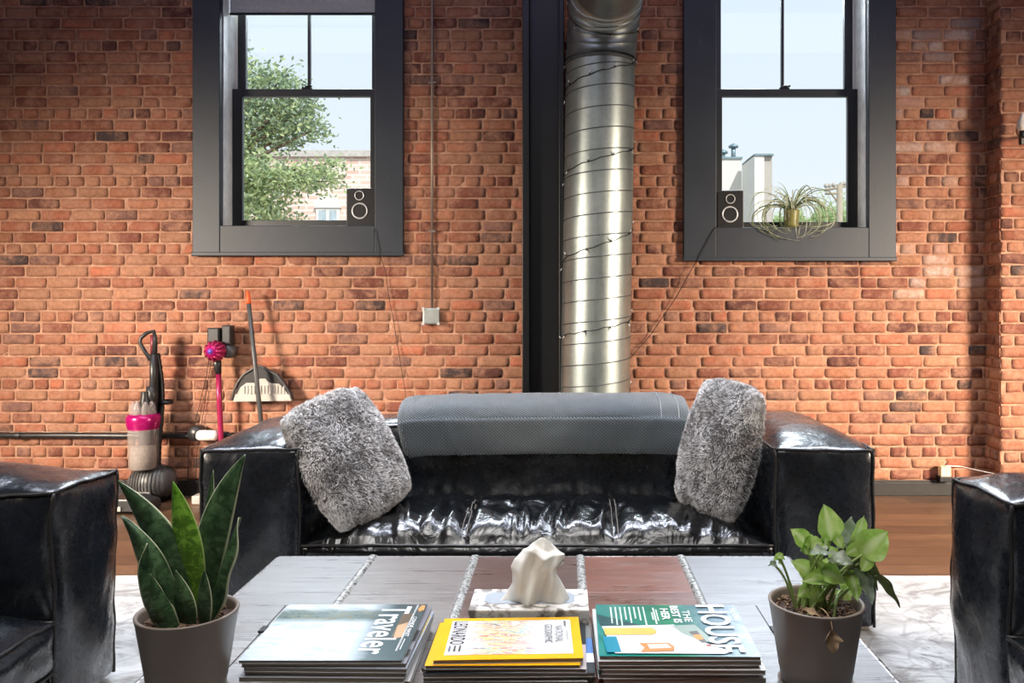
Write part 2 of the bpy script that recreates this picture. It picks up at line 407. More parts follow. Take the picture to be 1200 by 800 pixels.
def courses(xa, xb, yb, holes=(), axis='x', other=0, xoff=0):
    k = 0; z = .02
    while z < ZC - .01:
        hdr = (k % 6 == 3)
        L = BL / 2 if hdr else BL
        x = xa - L * (.5 if k % 2 else 0) - random.random() * .05 - xoff
        while x < xb:
            ln = L * random.uniform(.96, 1.04)
            if not hdr and random.random() < .05: ln *= .55
            a_, b_ = max(x + J / 2, xa), min(x + ln - J / 2, xb); x += ln
            if b_ - a_ < .02: continue
            zz0, zz1 = z + J / 2, z + CH - J / 2 + .001
            segs = [(a_, b_)]
            for (h0, h1, hz) in holes:
                ns = []
                for (s0, s1) in segs:
                    if zz1 > hz and zz0 < ZT + .1 and s1 > h0 and s0 < h1:
                        if s0 < h0: ns.append((s0, h0))
                        if s1 > h1: ns.append((h1, s1))
                    else: ns.append((s0, s1))
                segs = ns
            for (s0, s1) in segs:
                if s1 - s0 > .015: brick(s0, s1, zz0, zz1, yb, axis, other)
        z += CH; k += 1
holes = [(c[0] + .05, c[1] - .05, c[2] + .05) for c in CAS]
courses(-4.7, PXF + .02, WY, holes)
courses(PXF, 4.7, PYF)
courses(PYF + .0, WY + .02, 0, (), 'y', PXF)
wb = mb.build('wall_back', [M['brick'], M['mortar']], recalc=False); wb['kind'] = 'structure'

# baseboards
mb = MB(); mb.box(XL, PXF, WY - .03, WY - .008, 0, .083); mb.box(XL, PXF, WY - .022, WY - .006, .083, .092)
mb.box(PXF - .02, XR, PYF - .03, PYF - .008, 0, .083)
o = mb.build('baseboard_back', M['baseboard'], bevel=.003); o['kind'] = 'structure'

# windows
def window(idx, W, K, jamb_side):
    x0, x1, z0 = W; cx0, cx1, cz = K
    root = structure('window_%d' % idx, ((x0 + x1) / 2, WY, z0))
    zt = ZT + .17
    mb = MB(); y0, y1 = WY - .045, WY + .01
    mb.box(cx0, x0, y0, y1, cz, zt); mb.box(x1, cx1, y0, y1, cz, zt); mb.box(x0, x1, y0, y1, cz, z0); mb.box(x0, x1, y0, y1, ZT, zt)
    mb.box(cx0 - .004, cx1 + .004, y0 - .006, y0 + .02, cz - .012, cz + .012)
    mb.build('window_frame', M['casing'], root, bevel=.004)
    mb = MB(); mb.box(x0, x0 + .006, WY, WY + .24, z0, ZT); mb.box(x1 - .006, x1, WY, WY + .24, z0, ZT); mb.box(x0, x1, WY, WY + .24, ZT - .006, ZT)
    mb.build('jamb', M['jamb'], root)
    mb = MB(); mb.box(x0, x1, WY - .02, WY + .24, z0 - .012, z0 + .002); mb.build('window_sill', M['sash'], root)
    # lower sash at Y 5.08..5.115, upper behind
    def sash(name, ya, yb, za, zb, st, rb, rtop, muntin):
        mb = MB(); g0, g1 = x0 + st, x1 - st
        mb.box(x0 + .006, g0, ya, yb, za, zb); mb.box(g1, x1 - .006, ya, yb, za, zb)
        mb.box(g0, g1, ya, yb, za, za + rb); mb.box(g0, g1, ya, yb, zb - rtop, zb)
        if muntin:
            m = (g0 + g1) / 2; mb.box(m - .009, m + .009, ya + .004, yb - .004, za + rb, zb - rtop)
        s = mb.build(name, M['sash'], root, bevel=.003)
        mb = MB(); yc = (ya + yb) / 2; mb.box(g0 - .003, g1 + .003, yc - .0015, yc + .0015, za + rb - .003, zb - rtop + .003)
        p = mb.build('pane', M['glass'], root)
    sash('lower_sash', 5.075, 5.11, z0 + .004, 2.51, .068, .046, .045, False)
    sash('upper_sash', 5.125, 5.16, 2.475, ZT - .006, .07, .04, .05, True)
    xm = (x0 + x1) / 2
    mb = MB(); mb.box(xm - .03, xm + .03, 5.08, 5.11, 2.51, 2.522); mb.tube([(xm - .01, 5.085, 2.527), (xm + .035, 5.08, 2.53)], .006, 8)
    mb.build('sash_lock', M['dark_metal'], root)
    mb = MB()
    for sx in (x0 + .007, x1 - .022): mb.box(sx, sx + .015, 5.115, 5.124, z0, ZT)
    mb.build('track', M['white_trim'], root)
    return root
window(1, WIN[0], CAS[0], 0); window(2, WIN[1], CAS[1], 1)
# woven shade in the left window
r = thing('window_shade', ((WIN[0][0] + WIN[0][1]) / 2, 5.0, 2.96), 'pale woven roller shade pulled down at the top of the left window', 'window shade')
mb = MB(); x0, x1, _ = WIN[0]
mb.grid(20, 30, lambda i, j: (x0 + .012 + (x1 - x0 - .024) * i / 19, 5.03 + .002 * math.sin(j * 2.1), 2.965 + .4 * j / 29))
mb.build('shade_fabric', M['shade'], r)
mb = MB(); mb.tube([(x0 + .012, 5.03, 2.963), (x1 - .012, 5.03, 2.963)], .008, 10); mb.build('hem_bar', M['sash'], r)
mb = MB(); mb.tube([(x0 + .008, 5.035, 3.35), (x1 - .008, 5.035, 3.35)], .022, 14); mb.build('roller', M['shade'], r)

# rug
mb = MB()
def rugf(i, j):
    x = -3.1 + 5.9 * i / 60; y = .3 + 3.15 * j / 40
    return (x, y + .004 * math.sin(x * 7), .011 + .0012 * noise.noise(Vector((x * 3, y * 3, 0))))
mb.grid(61, 41, rugf)
mb.box(-3.1, 2.8, .3, 3.448, .001, .0095)
o = mb.build('area_rug', M['rug'], recalc=False); tag(o, 'pale grey distressed area rug on the wood floor under sofa and table', 'rug')

# ================================================================ COLUMN, DUCT, CONDUIT
mb = MB(); X0, X1, Y0, Y1 = -.250, -.005, 4.74, 4.93
mb.box(X0, X0 + .042, Y0, Y1, 0, ZC); mb.box(X1 - .03, X1, Y0, Y1, 0, ZC); mb.box(X0 + .04, X1 - .028, Y0 + .06, Y0 + .085, 0, ZC)
mb.box(X0 - .01, X1 + .01, Y0 - .01, Y1, 0, .012)
r = mb.build('steel_column', M['black_steel'], bevel=.004); tag(r, 'black painted steel column rising beside the round duct', 'column')

DX, DY, DR = .178, 4.60, .195
def duct_c(z):   # leaning axis
    return Vector((DX - .018 + .022 * z / 1.3, DY, z))
root = thing('air_duct', (DX - .018, DY, 0), 'round galvanized spiral steel duct rising from behind the sofa', 'duct')
mb = MB(); n = 64
mb.tube([duct_c(z) for z in [0, .5, 1, 1.5, 2, 2.3, 2.54]], DR, n, caps=False); mb.build('duct_pipe', M['duct'], root)
BR = .33; ztop = 2.54; c0 = duct_c(ztop)
def elbow(a): # a 0..90deg, bends to -Y
    return c0 + Vector((.03 * a / (PI / 2), -BR * (1 - math.cos(a)), BR * math.sin(a)))
mb = MB(); ng = 5
for g in range(ng):   # gores, slightly lapped
    a0, a1 = (PI / 2) * g / ng, (PI / 2) * (g + 1) / ng
    p0, p1 = elbow(a0), elbow(a1); d = (p1 - p0)
    def ring(a, rr):
        c = elbow(a); ty = Vector((0, -math.sin(a), math.cos(a))); sx = Vector((1, 0, 0)); sy = ty.cross(sx)
        return [c + (sx * math.cos(2 * PI * k / n) + sy * math.sin(2 * PI * k / n)) * rr for k in range(n)]
    A, A2, B = ring(a0, DR + .009), ring(a0 + .012, DR + .002), ring(a1, DR + .002)
    rows = [A, A2, B]
    mb.grid(n, 3, lambda i, j: rows[j][i], closeu=True)
mb.build('elbow', M['duct'], root)
e1 = elbow(PI / 2)
mb = MB(); mb.tube([e1, e1 + Vector((.03, -1.2, 0)), e1 + Vector((.08, -3.5, 0)), Vector((e1.x + .2, YB + .01, e1.z))], DR + .002, n, caps=False); mb.build('ceiling_run', M['duct'], root)
mb = MB(); pts = []
pitch = .117; z = .05; a = 0
while z < ztop - .02:
    c = duct_c(z); pts.append(c + Vector((math.cos(a), math.sin(a), 0)) * (DR + .0005)); a += 2 * PI / 56; z += pitch / 56
mb.tube(pts, .0032, 5); mb.build('spiral_seam', M['duct_seam'], root)
mb = MB(); c = duct_c(2.515); mb.lathe([(DR, 0), (DR + .006, .005), (DR + .006, .018), (DR, .024)], 48, c); mb.build('collar', M['duct_seam'], root)

# string lights: front passes measured at (px,py) pairs, winding round the back in between
root = thing('string_lights', (DX, DY - DR, 1.2), 'dark wire of small clear fairy lights wound around the duct', 'string lights')
fr = [((657, 475), (738, 449)), ((657, 392), (737, 369)), ((657, 309), (738, 268)), ((659, 210), (739, 176)), ((661, 108), (722, 46))]
path = []
def dpt(ang, z, off=.004):
    c = duct_c(min(z, ztop)); return c + Vector((math.cos(ang), math.sin(ang), 0)) * (DR + off) if z <= ztop else c + Vector((math.cos(ang) * (DR + off), math.sin(ang) * (DR + off) - BR * (1 - math.cos(min(1.2, (z - ztop) / BR))), z - ztop))
zs = [(.585 - .06, .68), (.98, 1.09), (1.40, 1.595), (1.885, 2.055), (2.36, 2.53)]
for k, (za, zb) in enumerate(zs):
    for q in range(19):
        tt = q / 18; ang = PI + PI * tt; z = za + (zb - za) * (tt * .75 + .25 * tt * tt) + .004 * math.sin(q * 1.9 + k)
        path.append(dpt(ang, z))
    zn = zs[k + 1][0] if k < 4 else 2.54
    for q in range(1, 14):
        tt = q / 14; path.append(dpt(2 * PI + PI * tt, zb + (zn - zb) * tt))
# continues over the elbow
for q in range(40):
    a = .05 + 1.3 * q / 39; th = PI + 2 * PI * 1.5 * q / 39
    c = elbow(a); ty = Vector((0, -math.sin(a), math.cos(a))); sx = Vector((1, 0, 0)); sy = ty.cross(sx) * -1
    path.append(c + (sx * math.cos(th) + sy * math.sin(th)) * (DR + .013))
mb = MB(); mb.tube(path, .0024, 5); mb.build('wire', M['black_plastic'], root)
bm_ = None; cnt = 0
cen = lambda p: duct_c(min(p.z, ztop))
for i in range(3, len(path), 4):
    p = path[i]; out = (p - cen(p)); out.z = 0
    if out.length < 1e-6: continue
    out.normalize()
    if out.y > .35: continue
    up = Vector((out.y * .35 * random.choice((-1, 1)), -out.x * .35, random.choice((-1, 1)) * .9)) + out * .55
    up.normalize(); q0 = p + up * .003; q1 = p + up * .012; q2 = p + up * .030
    mb = MB(); mb.tube([q0 - p, q1 - p], .004, 6); mb.cur = 1; mb.tube([q1 - p, (q1 + q2) / 2 - p, q2 - p], [.0032, .0032, .0008], 6)
    o = mb.build('bulb', [M['black_plastic'], M['bulb']], root); o.location = p - root.location; o.matrix_parent_inverse = Matrix(); cnt += 1

# conduit with box
r = thing('electrical_conduit', (-.807, WY - .02, 1.04), 'thin vertical metal conduit running down the brick to a square box', 'conduit')
mb = MB(); mb.tube([(-.807, WY - .025, 1.135), (-.807, WY - .025, 2.2), (-.806, WY - .025, 3.0), (-.807, WY - .025, ZC)], .0085, 12); mb.build('pipe', M['conduit'], r)
mb = MB(); mb.box(-.860, -.762, WY - .05, WY - .002, 1.042, 1.140); bx = mb.build('junction_box', M['grey_box'], r, bevel=.006)
mb = MB(); mb.box(-.852, -.770, WY - .054, WY - .05, 1.050, 1.132)
for dx in (-.02, .02):
    for dz in (-.025, 0, .025): mb.tube([(-.811 + dx, WY - .054, 1.091 + dz), (-.811 + dx, WY - .056, 1.091 + dz)], .006, 8)
mb.build('cover_plate', M['grey_box'], bx, bevel=.003)
for sx in (-.857, -.765):
    for sz in (1.045, 1.137):
        mb = MB(); mb.tube([(sx, WY - .045, sz), (sx, WY - .058, sz)], .009, 10); mb.build('screw', M['silver'], bx)
for cz_ in (1.6, 2.5):
    mb = MB(); mb.box(-.83, -.784, WY - .036, WY - .012, cz_, cz_ + .012); mb.build('clamp', M['conduit'], r)

# horizontal black pipe on the left
mb = MB(); z = CAMZ - (509.5 - 355) / 193
mb.tube([(XL, WY - .045, z), (-3, WY - .045, z), (-2.3, WY - .043, z - .004), (-1.9, WY - .045, z)], .017, 12)
for x in (-3.3, -2.62, -2.05): mb.lathe([(.024, -.012), (.024, .012)], 14, (x, WY - .045, z), 'x')
o = mb.build('wall_pipe', M['dark_grey_plastic']); tag(o, 'dark horizontal pipe running low along the brick wall on the left', 'pipe')
mb = MB()
pts = [(-3.6 + 1.45 * k / 30, WY - .06 - .01 * math.sin(k), z + .024 + .003 * math.sin(k * 1.7)) for k in range(31)]
mb.tube(pts, .003, 6); o = mb.build('power_cable', M['conduit']); tag(o, 'thin pale cable lying on top of the dark wall pipe', 'cable')

# speaker cables
def cable(name, label, pts, r=.0024, m='black_plastic'):
    mb = MB(); P_ = [Vector(p) for p in pts]; path = []
    for i in range(len(P_) - 1):
        for k in range(8):
            q = P_[i].lerp(P_[i + 1], k / 8); path.append(q + Vector((noise.noise(q * 6) * .006, 0, noise.noise(q * 7) * .004)))
    path.append(P_[-1]); mb.tube(path, r, 6); o = mb.build(name, M[m]); tag(o, label, 'cable'); return o
cable('speaker_cable', 'thin cable slanting down the wall from right window to the duct', [at(848, 262, 4.93), at(838, 268, 4.895), at(818, 303, 4.895), at(790, 352, 4.925), at(762, 392, 4.925), at(728, 432, 4.925), at(700, 470, 4.92)])
cable('speaker_cable', 'thin cable hanging straight down the wall below the left window', [at(437, 262, 4.93), at(440, 270, 4.895), at(444, 297, 4.895), at(452, 320, 4.925), at(462, 380, 4.925), at(472, 440, 4.925), at(480, 500, 4.92)], .002, 'baseboard')

# adapter on baseboard at right
r = thing('plug_adapter', at(1103, 565, 4.9), 'small cream plug block on a black base low on the right wall', 'plug adapter')
mb = MB(); mb.box(2.265, 2.325, 4.88, 4.925, .125, .185); mb.build('plug_body', M['cream_plastic'], r, bevel=.004)
mb = MB(); mb.box(2.255, 2.33, 4.875, 4.93, .093, .126); mb.build('plug_base', M['black_plastic'], r, bevel=.003)
cable('extension_cable', 'white cable running right along the wall from the cream plug', [(2.30, 4.9, .187), (2.4, 4.91, .18), (2.54, 4.74, .165), (2.9, 4.72, .14)], .003, 'white_trim')

# ornament at right edge
r = thing('wall_sconce', (2.675, PYF, 2.15), 'dark bracket with a white pointed bulb on the pilaster at right edge', 'wall sconce')
mb = MB(); mb.tube([(2.715, 4.76, 2.16), (2.715, 4.66, 2.14), (2.630, 4.66, 2.125)], .008, 8); mb.tube([(2.630, 4.66, 2.12), (2.630, 4.66, 2.16)], .016, 12); mb.build('bracket', M['black_steel'], r)
mb = MB(); mb.lathe([(.0, .19 - .005), (.018, .19), (.029, .205), (.031, .22), (.024, .25), (.010, .28), (.001, .30)], 20, (2.630, 4.66, 1.97)); mb.build('bulb', M['white_foam'], r)
mb = MB(); mb.box(2.675, 2.755, 4.755, 4.769, 2.1, 2.22); mb.build('back_plate', M['black_steel'], r, bevel=.003)

# ================================================================ SPEAKERS and AIR PLANT
def speaker(x0, x1, zb, zt, tc, wc, label):
    root = thing('bookshelf_speaker', ((x0 + x1) / 2, 5.0, zb), label, 'speaker')
    mb = MB(); mb.box(x0, x1, 4.965, 5.068, zb + .002, zt); mb.build('cabinet', M['black_plastic'], root, bevel=.004)
    for nm, c, rr in (('tweeter', tc, .030), ('woofer', wc, .051)):
        p = at(c[0], c[1], 4.962)
        mb = MB(); mb.lathe([(rr * .8, .004), (rr * .55, .014), (rr * .2, .018), (.0005, .016)], 28, (p.x, 4.962, p.z), 'y')
        cn = mb.build(nm, M['dark_grey_plastic'], root)
        mb = MB(); mb.lathe([(rr * .80, .002), (rr * .82, -.004), (rr * .96, -.004), (rr, .003)], 36, (p.x, 4.962, p.z), 'y'); mb.build('ring', M['silver'], cn)
speaker(-1.338, -1.162, WIN[0][2], 1.873, (421, 229), (421.5, 247), 'small black speaker with silver rings in the left window')
speaker(.935, 1.094, WIN[1][2], 1.860, (856, 233), (855.5, 251), 'small black speaker with silver rings beside the spiky plant in right window')

def ribbon(mb, spine, width, face=None, prof=None, fold=.0, nu=5, wave=0, seed=0):
    """leaf blade along spine, with attributes edge/len"""
    m = len(spine); mb.attr.setdefault('edge', {}); mb.attr.setdefault('len', {})
    b = len(mb.v); face = Vector(face) if face is not None else None
    frames = []
    for j, p in enumerate(spine):
        t_ = j / (m - 1); d = (Vector(spine[min(j + 1, m - 1)]) - Vector(spine[max(0, j - 1)])).normalized()
        f = face if face is not None else Vector((0, 0, 1))
        side = d.cross(f)
        if side.length < 1e-4: side = d.orthogonal()
        side.normalize(); nrm = side.cross(d).normalized()
        w = width * (prof(t_) if prof else 1)
        frames.append((Vector(p), side, nrm, w, t_))
    for (p, side, nrm, w, t_) in frames:
        for i in range(nu):
            s_ = -1 + 2 * i / (nu - 1)
            q = p + side * (w * s_) + nrm * (fold * w * (s_ * s_ - .35) + wave * abs(s_) ** 2 * math.sin(t_ * 14 + seed + (1.7 if s_ > 0 else 0)))
            k = len(mb.v); mb.v.append(tuple(q)); mb.attr['edge'][k] = abs(s_); mb.attr['len'][k] = t_
    for j in range(m - 1):
        for i in range(nu - 1):
            mb.quad(b + j * nu + i, b + j * nu + i + 1, b + (j + 1) * nu + i + 1, b + (j + 1) * nu + i, smooth=True)
def bez(a, b, c, n):
    a, b, c = Vector(a), Vector(b), Vector(c)
    return [(a * (1 - t) ** 2 + b * 2 * t * (1 - t) + c * t * t) for t in [k / (n - 1) for k in range(n)]]
def bez3(a, b, c, d, n):
    a, b, c, d = Vector(a), Vector(b), Vector(c), Vector(d)
    return [a * (1 - t) ** 3 + b * 3 * t * (1 - t) ** 2 + c * 3 * t * t * (1 - t) + d * t ** 3 for t in [k / (n - 1) for k in range(n)]]

PX, PY_, PZ = 1.394, 4.985, WIN[1][2] + .002
root = thing('air_plant', (PX, PY_, PZ), 'spiky air plant with long arching leaves in a small olive pot on right window sill', 'potted plant')
mb = MB(); mb.lathe([(.001, 0), (.038, 0), (.042, .02), (.048, .10), (.050, .112), (.046, .112), (.043, .10), (.001, .095)], 26, (PX, PY_, PZ)); mb.build('pot', M['mini_pot'], root)
rnd = random.Random(5)
for k in range(64):
    a = 2 * PI * (k * .618) + rnd.uniform(-.2, .2); dx, dy = math.cos(a), math.sin(a)
    R_ = rnd.uniform(.15, .24); ys = .28 if dy > 0 else .6
    b0 = Vector((PX + dx * .012, PY_ + dy * .01, PZ + .11)); kind = rnd.random()
    if kind > .86:
        e = b0 + Vector((dx * R_ * .95, dy * .05, rnd.uniform(.10, .17))); c1 = b0 + Vector((dx * .02, 0, .09)); c2 = e - Vector((dx * .08, 0, .0))
    elif kind > .3:   # hoops that curl back under the pot
        h_ = rnd.uniform(.06, .17)
        c1 = b0 + Vector((dx * R_ * .9, dy * R_ * ys, h_ * 1.5)); c2 = b0 + Vector((dx * R_ * 1.75, dy * R_ * ys * 1.3 - .05, -.09 - .3 * R_))
        e = b0 + Vector((dx * R_ * rnd.uniform(-.15, .7), dy * R_ * ys * .5 - .09, rnd.uniform(-.20, -.10)))
    else:
        h_ = rnd.uniform(.10, .2); c1 = b0 + Vector((dx * R_ * .5, dy * R_ * ys, h_)); c2 = b0 + Vector((dx * R_ * 1.1, dy * R_ * ys - .02, h_)); e = b0 + Vector((dx * R_ * 1.15, dy * R_ * ys - .03, rnd.uniform(-.08, .02)))
    sp = bez3(b0, c1, c2, e, 22)
    for q in sp:
        q.y = min(q.y, 5.066)
        if q.z < PZ + .012: q.y = min(q.y, 4.888)
    mb = MB(); ribbon(mb, sp, rnd.uniform(.0024, .0046), face=(0, -1, .3), prof=lambda t: max(.2, (1 - t) ** .5), fold=.4, nu=3)
    mb.build('leaf', M['air_leaf'] if rnd.random() < .5 else M['air_pale'], root, recalc=False)

# ================================================================ VACUUMS, BROOM
# upright ball vacuum
VX = (174 - 662) / 199.; VY = 4.74
root = thing('upright_vacuum', (VX, VY, 0), 'dark upright vacuum with clear bin and magenta collar against the left brick wall', 'vacuum cleaner')
def V(px, py, dy=0): return at(px, py, VY + dy)
s_ = F / VY
mb = MB(); c = V(168, 517); r0 = 17 / s_
zb, zt_ = V(0, 549).z, V(0, 500).z
mb.lathe([(.001, zb), (r0 * .86, zb), (r0 * .92, zb + .01), (r0, zt_)], 28, (c.x, VY, 0)); mb.build('dust_bin', M['clear_bin'], root)
mb = MB(); zd = V(0, 523).z; mb.lathe([(.001, zb + .004), (r0 * .80, zb + .004), (r0 * .84, zb + .06), (r0 * .8, zd), (r0 * .4, zd + .012), (.001, zd + .004)], 24, (c.x, VY, 0)); mb.build('dust', M['dust'], root)
mb = MB(); mb.lathe([(r0 * .4, zb), (r0 * .36, zt_)], 20, (c.x + .01, VY, 0)); mb.build('inner_cone', M['grey_plastic'], root)
mb = MB(); zr = zt_; mb.lathe([(r0 * .98, zr - .015), (r0 * 1.08, zr + .02), (r0 * 1.12, zr + .055), (r0 * 1.0, zr + .075), (r0 * .3, zr + .08)], 30, (c.x, VY, 0))
mb.build('collar', M['magenta'], root)
mb = MB()
for k in range(7):
    a = 2 * PI * k / 7; mb.lathe([(.022, 0), (.021, .045), (.012, .072), (.001, .08)], 12, (c.x + math.cos(a) * r0 * .6, VY + math.sin(a) * r0 * .6, zr + .072))
mb.build('cyclone', M['clear_bin'], root)
mb = MB(); mb.lathe([(.03, 0), (.034, .05), (.022, .1), (.02, .13)], 18, (c.x + .01, VY, zr + .075)); mb.build('cyclone_core', M['dark_grey_plastic'], root)
mb = MB()
mb.tube([V(176, 552, .09), V(181, 500, .1), V(181, 470, .09), V(183, 430, .09)], [.030, .034, .030, .024], 14)
mb.tube([V(178, 480, .03), V(178, 462, .03), V(177, 452, .03)], [.030, .036, .026], 14)
mb.tube([V(180, 470, .05), V(180, 440, .05), V(180, 415, .05)], [.024, .022, .021], 14); mb.build('spine', M['dark_grey_plastic'], root)
mb = MB(); mb.tube([V(180, 418, .05), V(176, 421, .04), V(170, 412, .03), V(164, 402, .03), V(165, 396, .03), V(172, 390, .04), V(180, 388, .05), V(182, 396, .05), V(181, 420, .05)], [.014, .013, .011, .011, .011, .012, .013, .013, .016], 10)
mb.build('handle', M['dark_grey_plastic'], root)
mb = MB(); mb.tube([V(179, 392, .06), V(179, 415, .06)], .013, 10); mb.build('release_trim', simple('dull_red_plastic', srgb(110, 34, 48), .4), root)
mb = MB(); hp = [V(184 + 3 * math.sin(k * .12) * 1.2 + k * .13, 414 + k * 3.35, .10 - .0007 * k) for k in range(40)]
mb.tube(hp, [.0155 + (.0025 if k % 2 else 0) for k in range(40)], 10); mb.build('hose', M['black_plastic'], root)
mb = MB(); mb.lathe([(.035, 0), (.044, .006), (.044, .02), (.035, .026)], 20, (V(184, 0).x, VY + .1, V(0, 476).z)); mb.build('hose_clip', M['black_plastic'], root)
bc_ = V(175, 573, .02); br_ = .105
mb = MB(); mb.lathe([(.05, -.125), (.085, -.09), (.105, -.03), (.108, .0), (.105, .03), (.085, .09), (.05, .125), (.001, .125)], 30, (bc_.x, VY + .06, br_ + .004), 'x'); mb.build('ball', M['grey_plastic'], root)
mb = MB()
for q in range(-5, 6):
    rr = .109 * math.sqrt(max(.1, 1 - (q * .019 / .16) ** 2)); mb.tube([(bc_.x + q * .019, VY + .06 + rr * math.cos(a_), br_ + .004 + rr * math.sin(a_)) for a_ in [2 * PI * k / 30 for k in range(31)]], .0022, 5)
mb.build('ball_rib', M['dark_grey_plastic'], root)
mb = MB(); mb.prism([(VX - .16, .012), (VX + .15, .012), (VX + .14, .06), (VX + .05, .085), (VX - .06, .085), (VX - .15, .06)], 'y', VY - .26, VY - .10); mb.build('floor_head', M['dark_grey_plastic'], root, bevel=.008)
mb = MB(); mb.box(VX - .05, VX + .05, VY - .12, VY + .0, .03, .075); mb.build('neck', M['light_plastic'], root, bevel=.008)
mb = MB(); mb.box(VX - .155, VX + .0, VY - .268, VY - .26, .02, .045); mb.build('bumper', M['light_plastic'], root)

# cordless stick vacuum in wall dock
SY = 4.84
def V(px, py, dy=0): return at(px, py, SY + dy)
root = thing('stick_vacuum', (V(256, 0).x, SY, 0), 'cordless stick vacuum with magenta tube hanging in a dark wall dock', 'vacuum cleaner')
mb = MB(); a, b = V(245, 401), V(258, 382)
mb.box(V(245, 0).x, V(259, 0).x, SY - .03, SY + .05, V(0, 402).z, V(0, 384).z); mb.box(V(260, 0).x, V(271, 0).x, SY - .01, SY + .06, V(0, 408).z, V(0, 381).z)
mb.build('dock', M['dark_grey_plastic'], root, bevel=.008)
mb = MB(); cc = V(254, 411, -.04)
mb.lathe([(.001, -.075), (.022, -.073), (.036, -.06), (.052, -.03), (.058, 0), (.052, .03), (.03, .045)], 26, (cc.x - .005, cc.y, cc.z), 'y'); cy = mb.build('cyclone', M['magenta'], root)
for k in range(12):
    a_ = 2 * PI * k / 12; mb = MB(); mb.tube([(cc.x - .005 + math.cos(a_) * .034, cc.y - .062, cc.z + math.sin(a_) * .034), (cc.x - .005 + math.cos(a_) * .056, cc.y - .02, cc.z + math.sin(a_) * .056), (cc.x - .005 + math.cos(a_) * .052, cc.y + .02, cc.z + math.sin(a_) * .052)], [.006, .010, .008], 8); mb.build('cyclone_pod', M['magenta_tube'], cy)
mb = MB(); mb.lathe([(.001, -.004), (.016, -.002), (.018, .006)], 20, (cc.x - .008, cc.y - .074, cc.z), 'y'); mb.build('button', M['purple'], cy)
mb = MB(); c2 = V(267, 412, .0); mb.lathe([(.001, -.02), (.036, -.018), (.04, 0), (.04, .05)], 24, (c2.x, c2.y, c2.z), 'y'); mb.build('motor', M['grey_plastic'], root)
mb = MB(); mb.tube([V(254, 420), V(255, 428), V(256, 438)], [.026, .022, .017], 14); mb.build('tube_socket', M['dark_grey_plastic'], root)
mb = MB(); mb.tube([V(256, 436), V(257, 470), V(259, 512), V(261, 560)], .0155, 14); mb.build('tube', M['magenta_tube'], root)
hx = V(262, 0).x
mb = MB(); mb.box(hx - .1, hx + .1, SY - .06, SY + .04, .008, .055); mb.tube([(hx, SY, .05), V(261, 558)], .018, 12); mb.build('floor_head', M['dark_grey_plastic'], root, bevel=.01)
# spare roller head on the pipe
root = thing('roller_attachment', at(240, 508, 4.84), 'white roller attachment with dark round end clipped beside the magenta tube', 'vacuum attachment')
p = at(243, 510, 4.84)
mb = MB(); mb.lathe([(.001, -.062), (.024, -.058), (.031, -.045), (.031, .045), (.024, .058), (.001, .062)], 22, (p.x, p.y, p.z), 'x'); mb.build('roller', M['white_foam'], root)
mb = MB(); q = at(229, 508, 4.86); mb.lathe([(.001, -.02), (.04, -.018), (.046, 0), (.046, .05)], 22, (q.x, q.y, q.z), 'y'); mb.build('end_cap', M['dark_grey_plastic'], root)
cable('charging_cable', 'thin looped charging cable hanging from the wall dock of the stick vacuum', [at(247, 405, 4.90), at(242, 440, 4.925), at(232, 480, 4.93), at(222, 520, 4.925), at(220, 560, 4.92), at(214, 578, 4.91)], .002)
cable('charging_cable', 'thin cable dropping from the dock just beside the magenta tube', [at(250, 405, 4.91), at(244, 445, 4.93), at(237, 490, 4.93), at(231, 530, 4.93), at(228, 575, 4.905)], .0018)
p = at(231, 590, 4.72)
mb = MB(); mb.box(p.x - .025, p.x + .025, 4.70, 4.78, .002, .05); o = mb.build('power_adapter', M['light_plastic'], bevel=.006); tag(o, 'small pale power adapter on the floor beside the sofa arm', 'power adapter')

# broom and dustpan
BY = 4.83
def V(px, py, dy=0): return at(px, py, BY + dy)
root = thing('dustpan', V(305, 452), 'grey dustpan with pale ridged tray propped up against the brick wall', 'dustpan')
outl = [(272, 469), (274, 458), (279, 447), (286, 438), (295, 433), (300, 428), (308, 430), (314, 434), (324, 439), (333, 450), (340, 462), (342, 468)]
mb = MB(); mb.prism([(V(*p).x, V(*p).z) for p in outl], 'y', BY + .03, BY + .045); mb.build('pan_shell', M['dark_grey_plastic'], root, bevel=.002)
inn = [(276, 462), (280, 454), (287, 449), (296, 449), (303, 444), (309, 444), (314, 449), (325, 450), (331, 455), (337, 464)]
mb = MB(); mb.prism([(V(*p).x, V(*p).z) for p in inn], 'y', BY + .022, BY + .032)
for k in range(13):
    x = V(284 + k * 3.9, 0).x; mb.box(x, x + .007, BY + .016, BY + .024, V(0, 463).z, V(0, 452).z)
mb.build('tray', M['light_plastic'], root, bevel=.002)
mb = MB(); mb.prism([(V(*p).x, V(*p).z) for p in [(272, 471), (275, 462), (338, 462), (341, 470)]], 'y', BY + .010, BY + .034); mb.build('lip', M['light_plastic'], root, bevel=.003)
mb = MB(); rim = [V(x_, y_, .026) for x_, y_ in outl]; mb.tube(rim, .007, 8); mb.build('rim', M['grey_plastic'], root)
root = thing('broom', (V(318, 0).x, BY - .05, 0), 'slim grey broom handle with an orange tip standing in front of the dustpan', 'broom')
h0, h1 = V(290, 341, .02), Vector((V(322, 0).x, 4.70, .16))
def on(z): return h0.lerp(h1, (h0.z - z) / (h0.z - h1.z))
mb = MB(); mb.tube([on(1.17), on(.8), on(.16)], [.013, .0135, .014], 12); mb.build('handle', M['grey_plastic'], root)
mb = MB(); mb.tube([on(1.165), on(1.19), h0], [.0145, .0150, .009], 12); mb.build('handle_tip', M['orange'], root)
